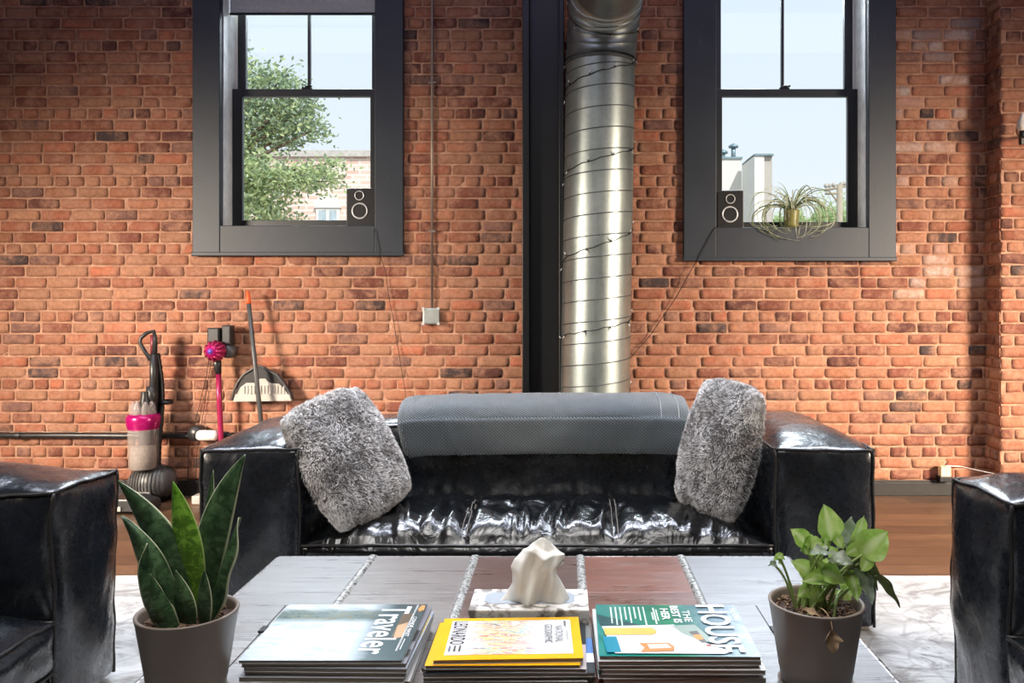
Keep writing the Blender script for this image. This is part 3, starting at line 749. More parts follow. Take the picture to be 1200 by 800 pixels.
mb = MB(); mb.prism([(h1.x - .12, .10), (h1.x + .12, .10), (h1.x + .10, .15), (h1.x + .03, .19), (h1.x - .03, .19), (h1.x - .10, .15)], 'y', 4.68, 4.72); mb.build('broom_head', M['dark_grey_plastic'], root, bevel=.005)
mb = MB()
for i in range(26):
    for j in range(3): mb.tube([(h1.x - .115 + i * .0092, 4.688 + j * .012, .105), (h1.x - .13 + i * .0104, 4.682 + j * .018, .003)], .003, 4)
mb.build('bristles', M['grey_plastic'], root)

# ================================================================ UPHOLSTERY
def puffy(box, step=.03, r=.018, bulge={}, npow=3.0, wr=.006, wscale=5.0, extra=None, edgew=.4):
    x0, x1, y0, y1, z0, z1 = box
    c = Vector(((x0 + x1) / 2, (y0 + y1) / 2, (z0 + z1) / 2)); h = Vector(((x1 - x0) / 2, (y1 - y0) / 2, (z1 - z0) / 2))
    def D(p, pipe=False):
        u = [(p[k] - c[k]) / h[k] for k in range(3)]
        q = Vector(p)
        # rounding
        inner = Vector([max(-(h[k] - r), min(h[k] - r, p[k] - c[k])) for k in range(3)]); d = (p - c) - inner
        nz = sum(1 for k in range(3) if abs(d[k]) > 1e-6)
        if nz > 1 and not pipe: q = c + inner + d.normalized() * r
        for k, nm in enumerate('xyz'):
            for sg in (-1, 1):
                bl = bulge.get(('+' if sg > 0 else '-') + nm, 0)
                if bl and u[k] * sg > 0:
                    o1, o2 = [(u[j]) for j in range(3) if j != k]
                    wgt = max(0, 1 - abs(o1) ** npow) * max(0, 1 - abs(o2) ** npow) * max(0, (u[k] * sg)) ** 6
                    q[k] += sg * bl * wgt
        n = Vector((noise.noise(p * wscale), noise.noise(p * wscale + Vector((7, 1, 3))), noise.noise(p * wscale + Vector((2, 9, 5)))))
        n2 = Vector((noise.noise(p * wscale * 3.1), noise.noise(p * wscale * 3.1 + Vector((4, 8, 3))), noise.noise(p * wscale * 3.1 + Vector((6, 2, 5)))))
        q += (n * wr + n2 * wr * .45)
        if extra: q += extra(p, u)
        return q
    mb = MB()
    N = [max(3, int(2 * h[k] / step) + 1) for k in range(3)]
    def lin(k, i):
        # denser near edges
        t = i / (N[k] - 1); t = .5 - .5 * math.cos(PI * t) if False else t
        lo, hi = c[k] - h[k], c[k] + h[k]
        if i == 0: return lo
        if i == N[k] - 1: return hi
        return lo + r + (hi - lo - 2 * r) * (i - 1) / (N[k] - 3) if N[k] > 3 else (lo + hi) / 2
    N = [n + 2 for n in N]
    for k in range(3):
        a, b = [j for j in range(3) if j != k]
        for sg in (-1, 1):
            def fn(i, j):
                p = Vector((0, 0, 0)); p[a] = lin(a, i); p[b] = lin(b, j); p[k] = c[k] + sg * h[k]; return D(p)
            mb.grid(N[a], N[b], fn)
    return mb, D, (x0, x1, y0, y1, z0, z1)
def piping(D, box, edges, r=.0052):
    x0, x1, y0, y1, z0, z1 = box
    mb = MB()
    for (p, q) in edges:
        P0 = Vector([{'x': (x0, x1), 'y': (y0, y1), 'z': (z0, z1)}['xyz'[k]][p[k]] for k in range(3)])
        P1 = Vector([{'x': (x0, x1), 'y': (y0, y1), 'z': (z0, z1)}['xyz'[k]][q[k]] for k in range(3)])
        n = max(6, int((P1 - P0).length / .025)); pts = [D(P0.lerp(P1, i / n), True) for i in range(n + 1)]
        cc = Vector(((x0 + x1) / 2, (y0 + y1) / 2, (z0 + z1) / 2))
        pts = [p_ + (cc - p_).normalized() * .005 for p_ in pts]
        mb.tube(pts, r, 6)
    return mb
E_TOP = [((0, 0, 1), (1, 0, 1)), ((0, 1, 1), (1, 1, 1)), ((0, 0, 1), (0, 1, 1)), ((1, 0, 1), (1, 1, 1))]
E_VERT = [((0, 0, 0), (0, 0, 1)), ((1, 0, 0), (1, 0, 1)), ((0, 1, 0), (0, 1, 1)), ((1, 1, 0), (1, 1, 1))]
def upholstered(name, box, parent, edges, mat='leather', **kw):
    mb, D, bx_ = puffy(box, **kw)
    o = mb.build(name, M[mat], parent, merge=.0008)
    if edges: piping(D, bx_, edges).build('piping', M['piping'], o)
    return o, D

SX0, SX1, SYF, SYB = -1.285, 1.09, 2.853, 3.73
sofa = thing('leather_sofa', ((SX0 + SX1) / 2, (SYF + SYB) / 2, 0), 'black leather two-arm sofa with creased bench cushion facing the camera', 'sofa')
wr = lambda A: dict(bulge=A)
def armfold(p, u):
    # vertical puckers under the top seam
    f = max(0, u[2]) ** 4 * .004
    return Vector((0, -f * noise.noise(Vector((p.x * 26, p.y * 26, p.z * 4))), 0))
upholstered('armrest', (SX0, SX0 + .35, SYF, SYB, 0.026, .655), sofa, E_TOP + E_VERT, bulge={'+z': .048, '-y': .02, '+x': .03, '-x': .02}, wr=.007, extra=armfold)
upholstered('armrest', (SX1 - .35, SX1, SYF, SYB, 0.026, .655), sofa, E_TOP + E_VERT, bulge={'+z': .048, '-y': .02, '-x': .03, '+x': .02}, wr=.007, extra=armfold)
upholstered('backrest', (SX0 + .345, SX1 - .345, 3.41, SYB, .10, .655), sofa, E_TOP, bulge={'+z': .045, '-y': .035}, wr=.006)
upholstered('base', (SX0 + .34, SX1 - .34, SYF + .012, SYB - .01, .03, .215), sofa, [], bulge={}, wr=.002)
GX = (-.357, .183)
def seatfold(p, u):
    if u[2] < .9: return Vector((0, 0, 0))
    w = max(0, 1 - abs(u[0]) ** 8) * max(0, 1 - abs(u[1]) ** 8)
    dz = 0
    for gx in GX: dz -= .028 * math.exp(-((p.x - gx - .02 * (p.y - 3)) / .022) ** 2)
    q = Vector((p.x * 9, p.y * 3.2, 1.3)); warp = Vector((noise.noise(q * .7), noise.noise(q * .7 + Vector((5, 5, 5))), 0)) * 1.6
    rid = 1 - abs(noise.noise(q + warp)) * 2.2; rid2 = 1 - abs(noise.noise(q * 2.1 + warp * 1.3 + Vector((3, 1, 7)))) * 2.2
    front = max(0, min(1, (3.33 - p.y) / .2))
    dz += (rid * .021 + rid2 * .010) * (.35 + .65 * front)
    return Vector((0, 0, dz * w))
so, SD = upholstered('seat_cushion', (SX0 + .352, SX1 - .352, SYF - .004, 3.405, .205, .318), sofa, [((0, 0, 1), (1, 0, 1)), ((0, 0, 0), (1, 0, 0))], mat='leather_seat', step=.011, bulge={'+z': .072, '-y': .012}, npow=5, wr=.003, extra=seatfold)
for gx in GX:
    mb = MB()
    for off in (-.009, .009):
        pts = []
        for k in range(26):
            y = SYF + .02 + (3.36 - SYF) * k / 25; p = Vector((gx + off + .02 * (y - 3), y, .318)); q = SD(p, True); q.z += .001; pts.append(q)
        mb.tube(pts, .0016, 5)
    mb.build('cushion_stitching', M['thread'], so)

def armchair(label, xf, sgn, ynear, yfar, ztop=.655):
    """xf: x of the front face; sgn +1 faces +X, -1 faces -X"""
    xb = xf - sgn * .93
    root = thing('leather_armchair', ((xf + xb) / 2, (ynear + yfar) / 2, 0), label, 'armchair')
    X = lambda a, b: (min(a, b), max(a, b))
    x0, x1 = X(xf, xb); aw = .31
    fb = '+x' if sgn > 0 else '-x'
    for (ya, yb) in ((yfar - aw, yfar), (ynear, ynear + aw)):
        upholstered('armrest', (x0, x1, ya, yb, .026, ztop), root, E_TOP + E_VERT, bulge={'+z': .045, fb: .02, '-y': .02, '+y': .02}, wr=.012, wscale=4.2, step=.025)
    bx0, bx1 = X(xb, xb + sgn * .3)
    upholstered('backrest', (bx0, bx1, ynear + aw - .005, yfar - aw + .005, .026, ztop), root, E_TOP, bulge={'+z': .045, fb: .03}, wr=.007)
    cx0, cx1 = X(xf + sgn * .012, xf - sgn * .63)
    upholstered('seat_cushion', (cx0, cx1, ynear + aw + .003, yfar - aw - .003, .17, .31), root, E_TOP + [((0, 0, 0), (0, 1, 0)), ((1, 0, 0), (1, 1, 0))], mat='leather', bulge={'+z': .075, fb: .02}, npow=4, wr=.008, wscale=7, step=.018)
    b0, b1 = X(xf - sgn * .01, xb + sgn * .02)
    upholstered('base', (b0, b1, ynear + aw - .004, yfar - aw + .004, .03, .175), root, [], wr=.003)
armchair('black leather armchair at the left edge of the photo with seat cushion showing', -1.39, 1, 1.30, 2.513)
armchair('black leather armchair at the right edge of the photo', 1.146, -1, 1.20, 2.40)

# throw blanket folded over the sofa back
TX0, TX1 = -.695, .515
prof = [(3.775, .50), (3.782, .60), (3.775, .69), (3.73, .742), (3.66, .762), (3.56, .768), (3.46, .762), (3.39, .74), (3.355, .70), (3.345, .64), (3.342, .585), (3.347, .562)]
def spl(P_, t):
    n = len(P_) - 1; x = t * n; i = min(int(x), n - 1); f = x - i
    p0, p1, p2, p3 = P_[max(i - 1, 0)], P_[i], P_[i + 1], P_[min(i + 2, n)]
    return tuple(.5 * ((2 * p1[k]) + (-p0[k] + p2[k]) * f + (2 * p0[k] - 5 * p1[k] + 4 * p2[k] - p3[k]) * f * f + (-p0[k] + 3 * p1[k] - 3 * p2[k] + p3[k]) * f ** 3) for k in range(2))
def throwlayer(mb, x0, x1, off, tmax, tmin=0.0, th=.012, seed=0):
    NX, NT_ = 70, 60
    def pt(i, j, inner):
        u = i / (NX - 1); t_ = tmin + (tmax - tmin) * j / (NT_ - 1); y, z = spl(prof, t_)
        e = .004 if i in (0, NX - 1) else 0
        y2, z2 = spl(prof, min(1, t_ + .01)); y1_, z1_ = spl(prof, max(0, t_ - .01))
        d = Vector((0, y2 - y1_, z2 - z1_)).normalized(); nr = Vector((0, d.z, -d.y)) * -1
        if nr.z < 0 and abs(nr.z) > .3: nr = -nr
        x = x0 + (x1 - x0) * u
        taper = max(0, (t_ - .72)) * .16
        x += taper * (1 if u < .5 else -.2) * abs(1 - 2 * u) ** 2
        q = Vector((x, y, z)) + nr * (off - (th if inner else 0))
        fold = .006 * noise.noise(Vector((x * 4 + seed, t_ * 5, seed))) + .0035 * noise.noise(Vector((x * 13, t_ * 9, seed + 3)))
        # two diagonal creases
        for cxx in (-.50, .36):
            fold -= .005 * math.exp(-(((x - cxx) - (t_ - .75) * .35 * (1 if cxx < 0 else -1)) / .014) ** 2) * max(0, min(1, (t_ - .55) * 5))
        q += nr * fold
        q.z += -.010 * (abs(2 * u - 1) ** 16) + .004 * math.sin(x * 3 + 1)
        return q
    b1 = mb.grid(NX, NT_, lambda i, j: pt(i, j, False)); b2 = mb.grid(NX, NT_, lambda i, j: pt(i, j, True))
    for i in range(NX - 1):
        for j_ in (0, NT_ - 1): mb.quad(b1 + j_ * NX + i, b1 + j_ * NX + i + 1, b2 + j_ * NX + i + 1, b2 + j_ * NX + i, smooth=True)
    for j in range(NT_ - 1):
        for i_ in (0, NX - 1): mb.quad(b1 + j * NX + i_, b1 + (j + 1) * NX + i_, b2 + (j + 1) * NX + i_, b2 + j * NX + i_, smooth=True)
    return pt
root = thing('throw_blanket', ((TX0 + TX1) / 2, 3.56, .70), 'grey knitted throw blanket folded over the middle of the sofa back', 'blanket')
mb = MB(); pt = throwlayer(mb, TX0, TX1, 0, 1.0, .0, .020); mb.build('top_fold', M['throw'], root)
mb = MB(); throwlayer(mb, TX0 + .02, TX1 + .012, -.022, .985, .04, .018, 4); mb.build('under_fold', M['throw'], root)
mb = MB()
for u_ in (.905, .965):
    mb.tube([pt(u_ * 69, j, False) + Vector((0, -.0005, .001)) for j in range(2, 60)], .0022, 5)
mb.build('hem_stitch', M['fringe'], root)

# pillows with fur
def pillow(label, c, u, v, W, H, T, seed, name='fur_pillow'):
    c = Vector(c); u = Vector(u).normalized(); v = Vector(v); v = (v - u * v.dot(u)).normalized(); n = u.cross(v)
    if n.y > 0: n = -n
    root = thing(name, c + v * (-H), label, 'pillow')
    rn = random.Random(seed)
    def surf(a, b, side):
        k = max(0, (1 - a * a)) ** .45 * max(0, (1 - b * b)) ** .45
        pin = 1 - .10 * (1 - abs(a * b)) * 0
        cr = 1 - .085 * (a * a * b * b) ** 1.2; sx = a * W * cr * (1 + .04 * (1 - b * b)); sy = b * H * cr * (1 + .04 * (1 - a * a))
        q = c + u * sx + v * sy + n * (side * T * k)
        cre = .018 * noise.noise(Vector((a * 1.6 + seed, b * 1.6, side))) * k
        return q + n * (side * cre) + v * (.006 * noise.noise(Vector((a * 3, b * 3, seed))))
    mb = MB(); N = 40
    for side in (1, -1):
        mb.grid(N, N, lambda i, j: surf(-math.cos(PI * i / (N - 1)), -math.cos(PI * j / (N - 1)), side))
    mb.build('cushion', M['fur_base'], root, merge=.0006)
    mb = MB()
    for side, cnt_ in ((1, 30000), (-1, 9000)):
        for _ in range(cnt_):
            a = math.sin(rn.uniform(-PI / 2, PI / 2)); b = math.sin(rn.uniform(-PI / 2, PI / 2))
            p = surf(a, b, side); pu = surf(min(1, a + .02), b, side) - surf(max(-1, a - .02), b, side); pv = surf(a, min(1, b + .02), side) - surf(a, max(-1, b - .02), side)
            nn = pu.cross(pv)
            if nn.length < 1e-9: nn = n * side
            nn.normalize()
            if nn.dot(n * side) < 0: nn = -nn
            if abs(a) > .96 or abs(b) > .96: nn = (nn + (p - c).normalized() * .8).normalized()
            fl = Vector((noise.noise(Vector((a * 2.5, b * 2.5, seed))), noise.noise(Vector((a * 2.5 + 7, b * 2.5, seed))), 0))
            clump = Vector((noise.noise(Vector((a * 11, b * 11, seed + 3))), noise.noise(Vector((a * 11, b * 11 + 9, seed))), 0))
            tang = u * (fl.x * 1.6 + clump.x * 1.2) + v * (-.5 + fl.y * 1.2 + clump.y * 1.2)
            L = rn.uniform(.008, .015)
            d1 = (nn * .9 + tang * .5 + Vector([rn.uniform(-.3, .3) for _ in range(3)])).normalized(); d2 = (nn * .35 + tang + Vector([rn.uniform(-.3, .3) for _ in range(3)])).normalized()
            sd = d1.cross(Vector([rn.uniform(-1, 1) for _ in range(3)])).normalized() * .0011
            m_ = p + d1 * L * .5; e_ = m_ + d2 * L * .6
            i0 = len(mb.v)
            patch = noise.noise(Vector((a * 2.2 + seed, b * 2.2, 2))) + .7 * noise.noise(Vector((a * 8, b * 8 + seed, 5)))
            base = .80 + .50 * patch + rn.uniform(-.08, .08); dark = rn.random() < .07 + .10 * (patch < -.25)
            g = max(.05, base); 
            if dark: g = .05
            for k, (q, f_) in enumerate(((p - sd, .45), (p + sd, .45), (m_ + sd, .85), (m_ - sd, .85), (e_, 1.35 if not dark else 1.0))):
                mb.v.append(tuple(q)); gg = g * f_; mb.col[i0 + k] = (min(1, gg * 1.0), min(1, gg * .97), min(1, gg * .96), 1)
            mb.quad(i0, i0 + 1, i0 + 2, i0 + 3); mb.f.append((i0 + 3, i0 + 2, i0 + 4)); mb.mi.append(0); mb.sm.append(False)
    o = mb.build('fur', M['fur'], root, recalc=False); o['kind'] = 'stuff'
    return root
pillow('grey faux fur pillow slumped against the left arm of the sofa', (-.812, 3.045, .598), (.21, .38, .09), (-.19, .17, .50), .205, .236, .092, 3)
pillow('grey faux fur pillow standing upright against the right arm of the sofa', (.59, 3.10, .615), (.22, -.42, -.04), (.05, .14, .47), .175, .25, .10, 11)

# ================================================================ COFFEE TABLE
TXL, TXR, TY0, TY1, TZ = -.812, .632, 1.16, 2.306, .45
table = thing('trunk_coffee_table', ((TXL + TXR) / 2, (TY0 + TY1) / 2, 0), 'weathered wooden trunk coffee table with metal straps, holding magazines and plants', 'coffee table')
SXs = [-.546, -.255, .044, .33]
edges = [TXL] + SXs + [TXR]
pcol = [srgb(146, 147, 148), srgb(138, 132, 128), srgb(98, 68, 58), srgb(116, 62, 46), srgb(142, 146, 152)]  # window glare painted into the paler left and right panels
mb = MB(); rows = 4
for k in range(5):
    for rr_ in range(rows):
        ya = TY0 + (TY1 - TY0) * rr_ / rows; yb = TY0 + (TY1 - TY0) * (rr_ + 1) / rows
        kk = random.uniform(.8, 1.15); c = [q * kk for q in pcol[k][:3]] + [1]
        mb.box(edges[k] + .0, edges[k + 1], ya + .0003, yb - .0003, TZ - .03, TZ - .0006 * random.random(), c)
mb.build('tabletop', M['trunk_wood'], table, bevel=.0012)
mb = MB(); mb.box(TXL + .02, TXR - .02, TY0 + .02, TY1 - .02, .03, TZ - .031, srgb(60, 46, 40)); mb.build('trunk_body', M['trunk_wood'], table, bevel=.004)
for x in SXs:
    mb = MB(); mb.grid(7, 60, lambda i, j: (x - .0115 + .023 * i / 6 + .0008 * noise.noise(Vector((x, j * .8, 0))), TY0 + (TY1 - TY0) * j / 59, TZ + .0055 * math.sin(PI * i / 6) ** .5 + .0008 * noise.noise(Vector((i, j * .7, x)))))
    mb.box(x - .0115, x + .0115, TY0 - .004, TY0, .05, TZ + .001); mb.box(x - .0115, x + .0115, TY1, TY1 + .004, .05, TZ + .001)
    st = mb.build('strap', M['strap'], table)
    mb = MB()
    for j in range(13): mb.ball((x + .003 * (-1) ** j, TY0 + .04 + (TY1 - TY0 - .08) * j / 12, TZ + .0045), .0042, 8, (1, 1, .5))
    mb.build('nails', M['nail'], st)
mb = MB()
for (a, b) in (((TXL, TY0), (TXR, TY0)), ((TXL, TY1), (TXR, TY1)), ((TXL, TY0), (TXL, TY1)), ((TXR, TY0), (TXR, TY1))):
    mb.tube([(a[0], a[1], TZ - .012), (b[0], b[1], TZ - .012)], .0125, 8)
mb.build('edge_trim', M['strap'], table)
mb = MB()   # lid groove lines and their small black hinges
for x in (-.665, .455):
    mb.box(x - .0012, x + .0012, TY0 + .1, 1.93, TZ - .0005, TZ + .0006)
mb.build('lid_groove', M['dark_metal'], table)
for x in (-.655, .470):
    mb = MB(); mb.box(x - .016, x + .016, 1.77, 1.80, TZ, TZ + .004); mb.build('hinge', M['dark_metal'], table, bevel=.001)
for x in (TXL + .05, TXR - .05):
    for y in (TY0 + .05, TY1 - .05):
        mb = MB(); mb.lathe([(.001, .0125), (.026, .0125), (.032, .03), (.001, .03)], 14, (x, y, 0)); mb.build('foot', M['dark_metal'], table)

# ================================================================ MAGAZINES
t = NT('page_edges'); v = t.coord(scale=(1, 1, 700))
n = t.noise(v, 1.0, 3, .6); t.set(color=t.ramp(n, [(.3, srgb(96, 86, 76)), (.7, srgb(176, 166, 152))]), rough=.8); M['pages'] = t.m
def gloss(name, col, rough=.28, var=.05): return simple(name, col, rough, var=var, scale=20, bump=0, spec=.5)
PR = {}
def flat(r, g, b):
    k = (r, g, b)
    if k not in PR: PR[k] = gloss('print_ink', srgb(r, g, b))
    return PR[k]
# snowy cover
t = NT('snowy_cover'); v = t.coord('Generated'); sep = t.add('ShaderNodeSeparateXYZ'); t.link(v, sep.inputs[0])
n = t.noise(t.coord('Generated', (2, 5, 1)), 2.0, 8, .7, .8)
far = t.ramp(t.math('ADD', sep.outputs[1], t.math('MULTIPLY', n, .16)), [(.70, 0.0), (.80, 1.0), (.93, .9), (1.0, .1)])
right = t.ramp(t.math('ADD', sep.outputs[0], t.math('MULTIPLY', n, .25)), [(.74, 0.0), (.90, 1.0)])
col = t.ramp(n, [(.3, srgb(150, 176, 190)), (.5, srgb(205, 218, 226)), (.7, srgb(228, 234, 238))])
dk = t.ramp(t.noise(t.coord('Generated', (5, 9, 1)), 2.5, 6, .7), [(.35, srgb(52, 74, 80)), (.5, srgb(96, 116, 108)), (.62, srgb(110, 104, 70)), (.75, srgb(150, 176, 184))])
col = t.mix(far, col, dk); col = t.mix(right, col, srgb(66, 88, 92)); t.set(color=col, rough=.22, spec=.6, coat=.3, coatr=.1); M['cover_snow'] = t.m
t = NT('sketch_art_print'); v = t.coord('Generated', (1.6, 4, 1))
n = t.noise(v, 1.5, 6, .6, 1.6); n2 = t.noise(v, 1.1, 5, .6, 1.4)
sep = t.add('ShaderNodeSeparateXYZ'); t.link(t.coord('Generated'), sep.inputs[0])
msk = t.ramp(t.math('ADD', t.math('ABSOLUTE', t.math('SUBTRACT', sep.outputs[0], .42)), t.math('MULTIPLY', n2, .5)), [(.36, 1.0), (.58, .0)])
art = t.ramp(n, [(.40, srgb(228, 224, 214)), (.45, srgb(190, 120, 108)), (.48, srgb(230, 214, 196)), (.52, srgb(222, 206, 120)), (.55, srgb(226, 222, 216)), (.585, srgb(120, 178, 176)), (.61, srgb(226, 220, 214)), (.65, srgb(90, 74, 66)), (.68, srgb(214, 96, 96)), (.74, srgb(228, 222, 214))])
t.set(color=t.mix(msk, srgb(222, 224, 228), art), rough=.25, spec=.5); M['cover_art'] = t.m
t = NT('teal_cover'); v = t.coord('Generated'); sep = t.add('ShaderNodeSeparateXYZ'); t.link(v, sep.inputs[0])
n = t.noise(t.coord('Generated', (3, 3, 1)), 1.3, 4, .5, .6)
col = t.ramp(sep.outputs[0], [(.0, srgb(0, 140, 134)), (.25, srgb(24, 128, 112)), (.5, srgb(44, 140, 108)), (.62, srgb(90, 150, 140)), (.75, srgb(120, 148, 160)), (.98, srgb(196, 210, 220))])
col = t.mix(t.ramp(n, [(.45, 0.0), (.6, .6)]), col, t.mix(1.0, col, (.5, .6, .65, 1), 'MULTIPLY')); t.set(color=col, rough=.22, spec=.6, coat=.3, coatr=.1); M['cover_teal'] = t.m

def text_mesh(s, size, sx=1.0, bold=0, font=None):
    cu = bpy.data.curves.new('txt', 'FONT'); cu.body = s; cu.size = size; cu.offset = bold; cu.fill_mode = 'FRONT'; cu.resolution_u = 3
    o = bpy.data.objects.new('txt', cu); C.objects.link(o); bpy.context.view_layer.update()
    me = bpy.data.meshes.new_from_object(o.evaluated_get(bpy.context.evaluated_depsgraph_get()))
    C.objects.unlink(o); bpy.data.objects.remove(o)
    vs = [(p.co.x * sx, p.co.y) for p in me.vertices]; fs = [tuple(p.vertices) for p in me.polygons]
    return vs, fs
class Cover:
    """flat prints on a cover.  u along +X (foot to head of the page), v from far(0) to near(1): text reads far->near, its top towards +X"""
    def __init__(s, x0, x1, y0, y1, z): s.a = (x0, x1, y0, y1, z); s.parts = []; s.lev = 0
    def P(s, u, v, lev): x0, x1, y0, y1, z = s.a; return (x0 + (x1 - x0) * u, y1 - (y1 - y0) * v, z + .00025 + .00012 * lev)
    def poly(s, pts, col):
        mb = MB(); b = 0; s.lev += 1
        for p in pts: mb.v.append(s.P(p[0], p[1], s.lev))
        mb.quad(*range(len(pts))); s.parts.append((mb, col, 'cover_panel'))
    def rect(s, u0, u1, v0, v1, col): s.poly([(u0, v0), (u1, v0), (u1, v1), (u0, v1)], col)
    def text(s, str_, u, v, length, height, col, bold=0.0, name='cover_text'):
        """baseline at u, starts at v, spans `length` (v units) and letter height (u units)"""
        vs, fs = text_mesh(str_, 1.0, 1, bold); s.lev += 1
        if not vs: return
        mx = max(p[0] for p in vs); mn = min(p[0] for p in vs); my = max(p[1] for p in vs); ny = min(p[1] for p in vs if True)
        mb = MB()
        for p in vs: mb.v.append(s.P(u + (p[1]) / my * height, v + (p[0] - mn) / (mx - mn) * length, s.lev))
        for f in fs: mb.quad(*f)
        s.parts.append((mb, col, name))
def magazine(label, x0, x1, y0, y1, z, th, covermat, group, rot=0, cover_fn=None, spine='none', cat='magazine'):
    cx, cy = (x0 + x1) / 2, (y0 + y1) / 2
    root = thing('magazine', (cx, cy, z), label, cat, group)
    hx, hy = (x1 - x0) / 2, (y1 - y0) / 2; sd = z * 371 + x0 * 13
    def W(u, v): return (u * hx, v * hy)
    mb = MB()
    nu = 14
    def pf(i, j):
        u = -1 + 2 * i / (nu - 1); e = .0008 * noise.noise(Vector((u * 3, j, sd)))
        prof_ = [(-1 + .006, .0006), (-1, th * .25), (-1, th * .75), (-1 + .006, th - .0006), (1 - .004, th - .0006), (1, th * .7), (1, th * .3), (1 - .004, .0006)]
        v_, zz = prof_[j]
        return (u * (hx - .0015), v_ * (hy - .0015) + e, zz)
    b = mb.grid(nu, 8, pf, smooth=False)
    for i in range(nu - 1): mb.quad(b + 7 * nu + i, b + 7 * nu + i + 1, b + i + 1, b + i)
    mb.quad(*[b + j * nu for j in range(8)]); mb.quad(*[b + j * nu + nu - 1 for j in range(8)][::-1])
    def fin(m, nm, mat, **k):
        o = m.build(nm, mat, None, **k); o.parent = root; return o
    fin(mb, 'pages', M['pages'])
    mb = MB(); mb.box(-hx, hx, -hy, hy, th - .0006, th); 
    if spine == 'near': mb.box(-hx, hx, -hy - .0006, -hy, .0, th)
    cv = fin(mb, 'cover', covermat)
    mb = MB(); mb.box(-hx, hx, -hy, hy, 0, .0006); fin(mb, 'back_cover', flat(200, 200, 200))
    if cover_fn:
        cc = Cover(-hx, hx, -hy, hy, th); cover_fn(cc)
        for (m, col, nm) in cc.parts:
            o = m.build(nm, col if not isinstance(col, tuple) else flat(*col), None, recalc=False); o.parent = root
    root.rotation_euler = (0, 0, rot)
    return root
def cover_trav(c):
    c.rect(.86, .93, .18, .62, (94, 78, 58)); c.poly([(.865, .42), (.925, .36), (.935, .62), (.88, .66)], (196, 160, 122))
    c.poly([(.965, .02), (.99, .03), (.995, .12), (.965, .16), (.95, .10)], (222, 150, 84))
    c.text('Traveler', .70, .05, .86, .20, (240, 242, 242), .012)
    c.rect(.932, .936, .02, .86, (235, 238, 238)); c.rect(.94, .943, .02, .86, (235, 238, 238))
    c.text('CONDÉ NAST', .948, .26, .36, .030, (236, 238, 238), .02)
    c.rect(.955, .962, .66, .84, (200, 206, 206))
Y = (255, 184, 10)
def cover_yel(c):
    c.lev = 1
    mb = MB()
    for p in ((.065, .075), (.935, .075), (.935, .90), (.065, .90)): mb.v.append(c.P(p[0], p[1], 1))
    mb.quad(0, 1, 2, 3); c.parts.append((mb, M['cover_art'], 'cover_panel')); c.lev = 2
    c.text('LEONARDO', .085, .10, .56, .10, (30, 28, 30), .012)
    c.text('NATIONAL', .82, .24, .40, .055, (96, 94, 92)); c.text('GEOGRAPHIC', .745, .20, .46, .055, (96, 94, 92))
    for k in range(3):
        for q in range(4): c.rect(.085 + k * .035, .10 + k * .035, .70 + q * .035, .722 + q * .035, (110, 116, 140) if k == 0 else (90, 88, 86))
    for q in range(5): c.rect(.885, .90, .13 + q * .028, .148 + q * .028, (70, 68, 70))
    c.rect(.90, .905, .38, .62, (150, 150, 152))
def cover_teal(c):
    c.poly([(.0, .22), (.12, .30), (.28, .42), (.28, .46), (.02, .46)], (8, 72, 78))
    for k in range(8):
        a = .10 + k * .033; l = [.38, .42, .44, .30, .38, .28, .32, .44][k]; c.rect(a, a + .010, .06, .06 + l * .9, (206, 226, 214))
    c.rect(.40, .412, .08, .42, (214, 232, 222)); c.rect(.385, .394, .18, .34, (214, 232, 222)); c.rect(.42, .428, .12, .36, (214, 232, 222))
    c.text('HER', .455, .10, .24, .055, (232, 240, 234), .03); c.text('BEST IS', .53, .04, .36, .055, (232, 240, 234), .03); c.text('THE', .605, .14, .24, .05, (224, 236, 230), .02)
    c.poly([(.03, .48), (.52, .44), (.56, .60), (.64, .72), (.74, .85), (.84, .93), (.78, .97), (.1, .97)], (226, 228, 232))
    c.poly([(.50, .46), (.66, .44), (.76, .80), (.66, .74), (.56, .62)], (150, 168, 160)); c.poly([(.60, .58), (.66, .56), (.70, .78), (.66, .78)], (92, 92, 90)); c.poly([(.62, .64), (.67, .63), (.685, .72), (.64, .73)], (240, 148, 70))
    c.poly([(.68, .82), (.75, .81), (.76, .84), (.69, .85)], (180, 60, 56))
    c.poly([(.04, .52), (.36, .51), (.39, .55), (.39, .60), (.36, .64), (.05, .65)], (240, 190, 96))
    c.poly([(.03, .68), (.12, .68), (.14, .95), (.05, .96)], (0, 138, 166))
    c.poly([(.26, .80), (.45, .79), (.48, .86), (.47, .93), (.26, .95), (.29, .88)], (230, 142, 78)); c.poly([(.31, .82), (.44, .81), (.46, .88), (.32, .90)], (222, 206, 200))
    c.text('HOUSE', .72, .03, .92, .20, (240, 244, 248), .02)
    c.text('TEXAS', .945, .10, .26, .03, (230, 236, 240), .01)
flatG = lambda *c: gloss('cover_ink', srgb(*c))
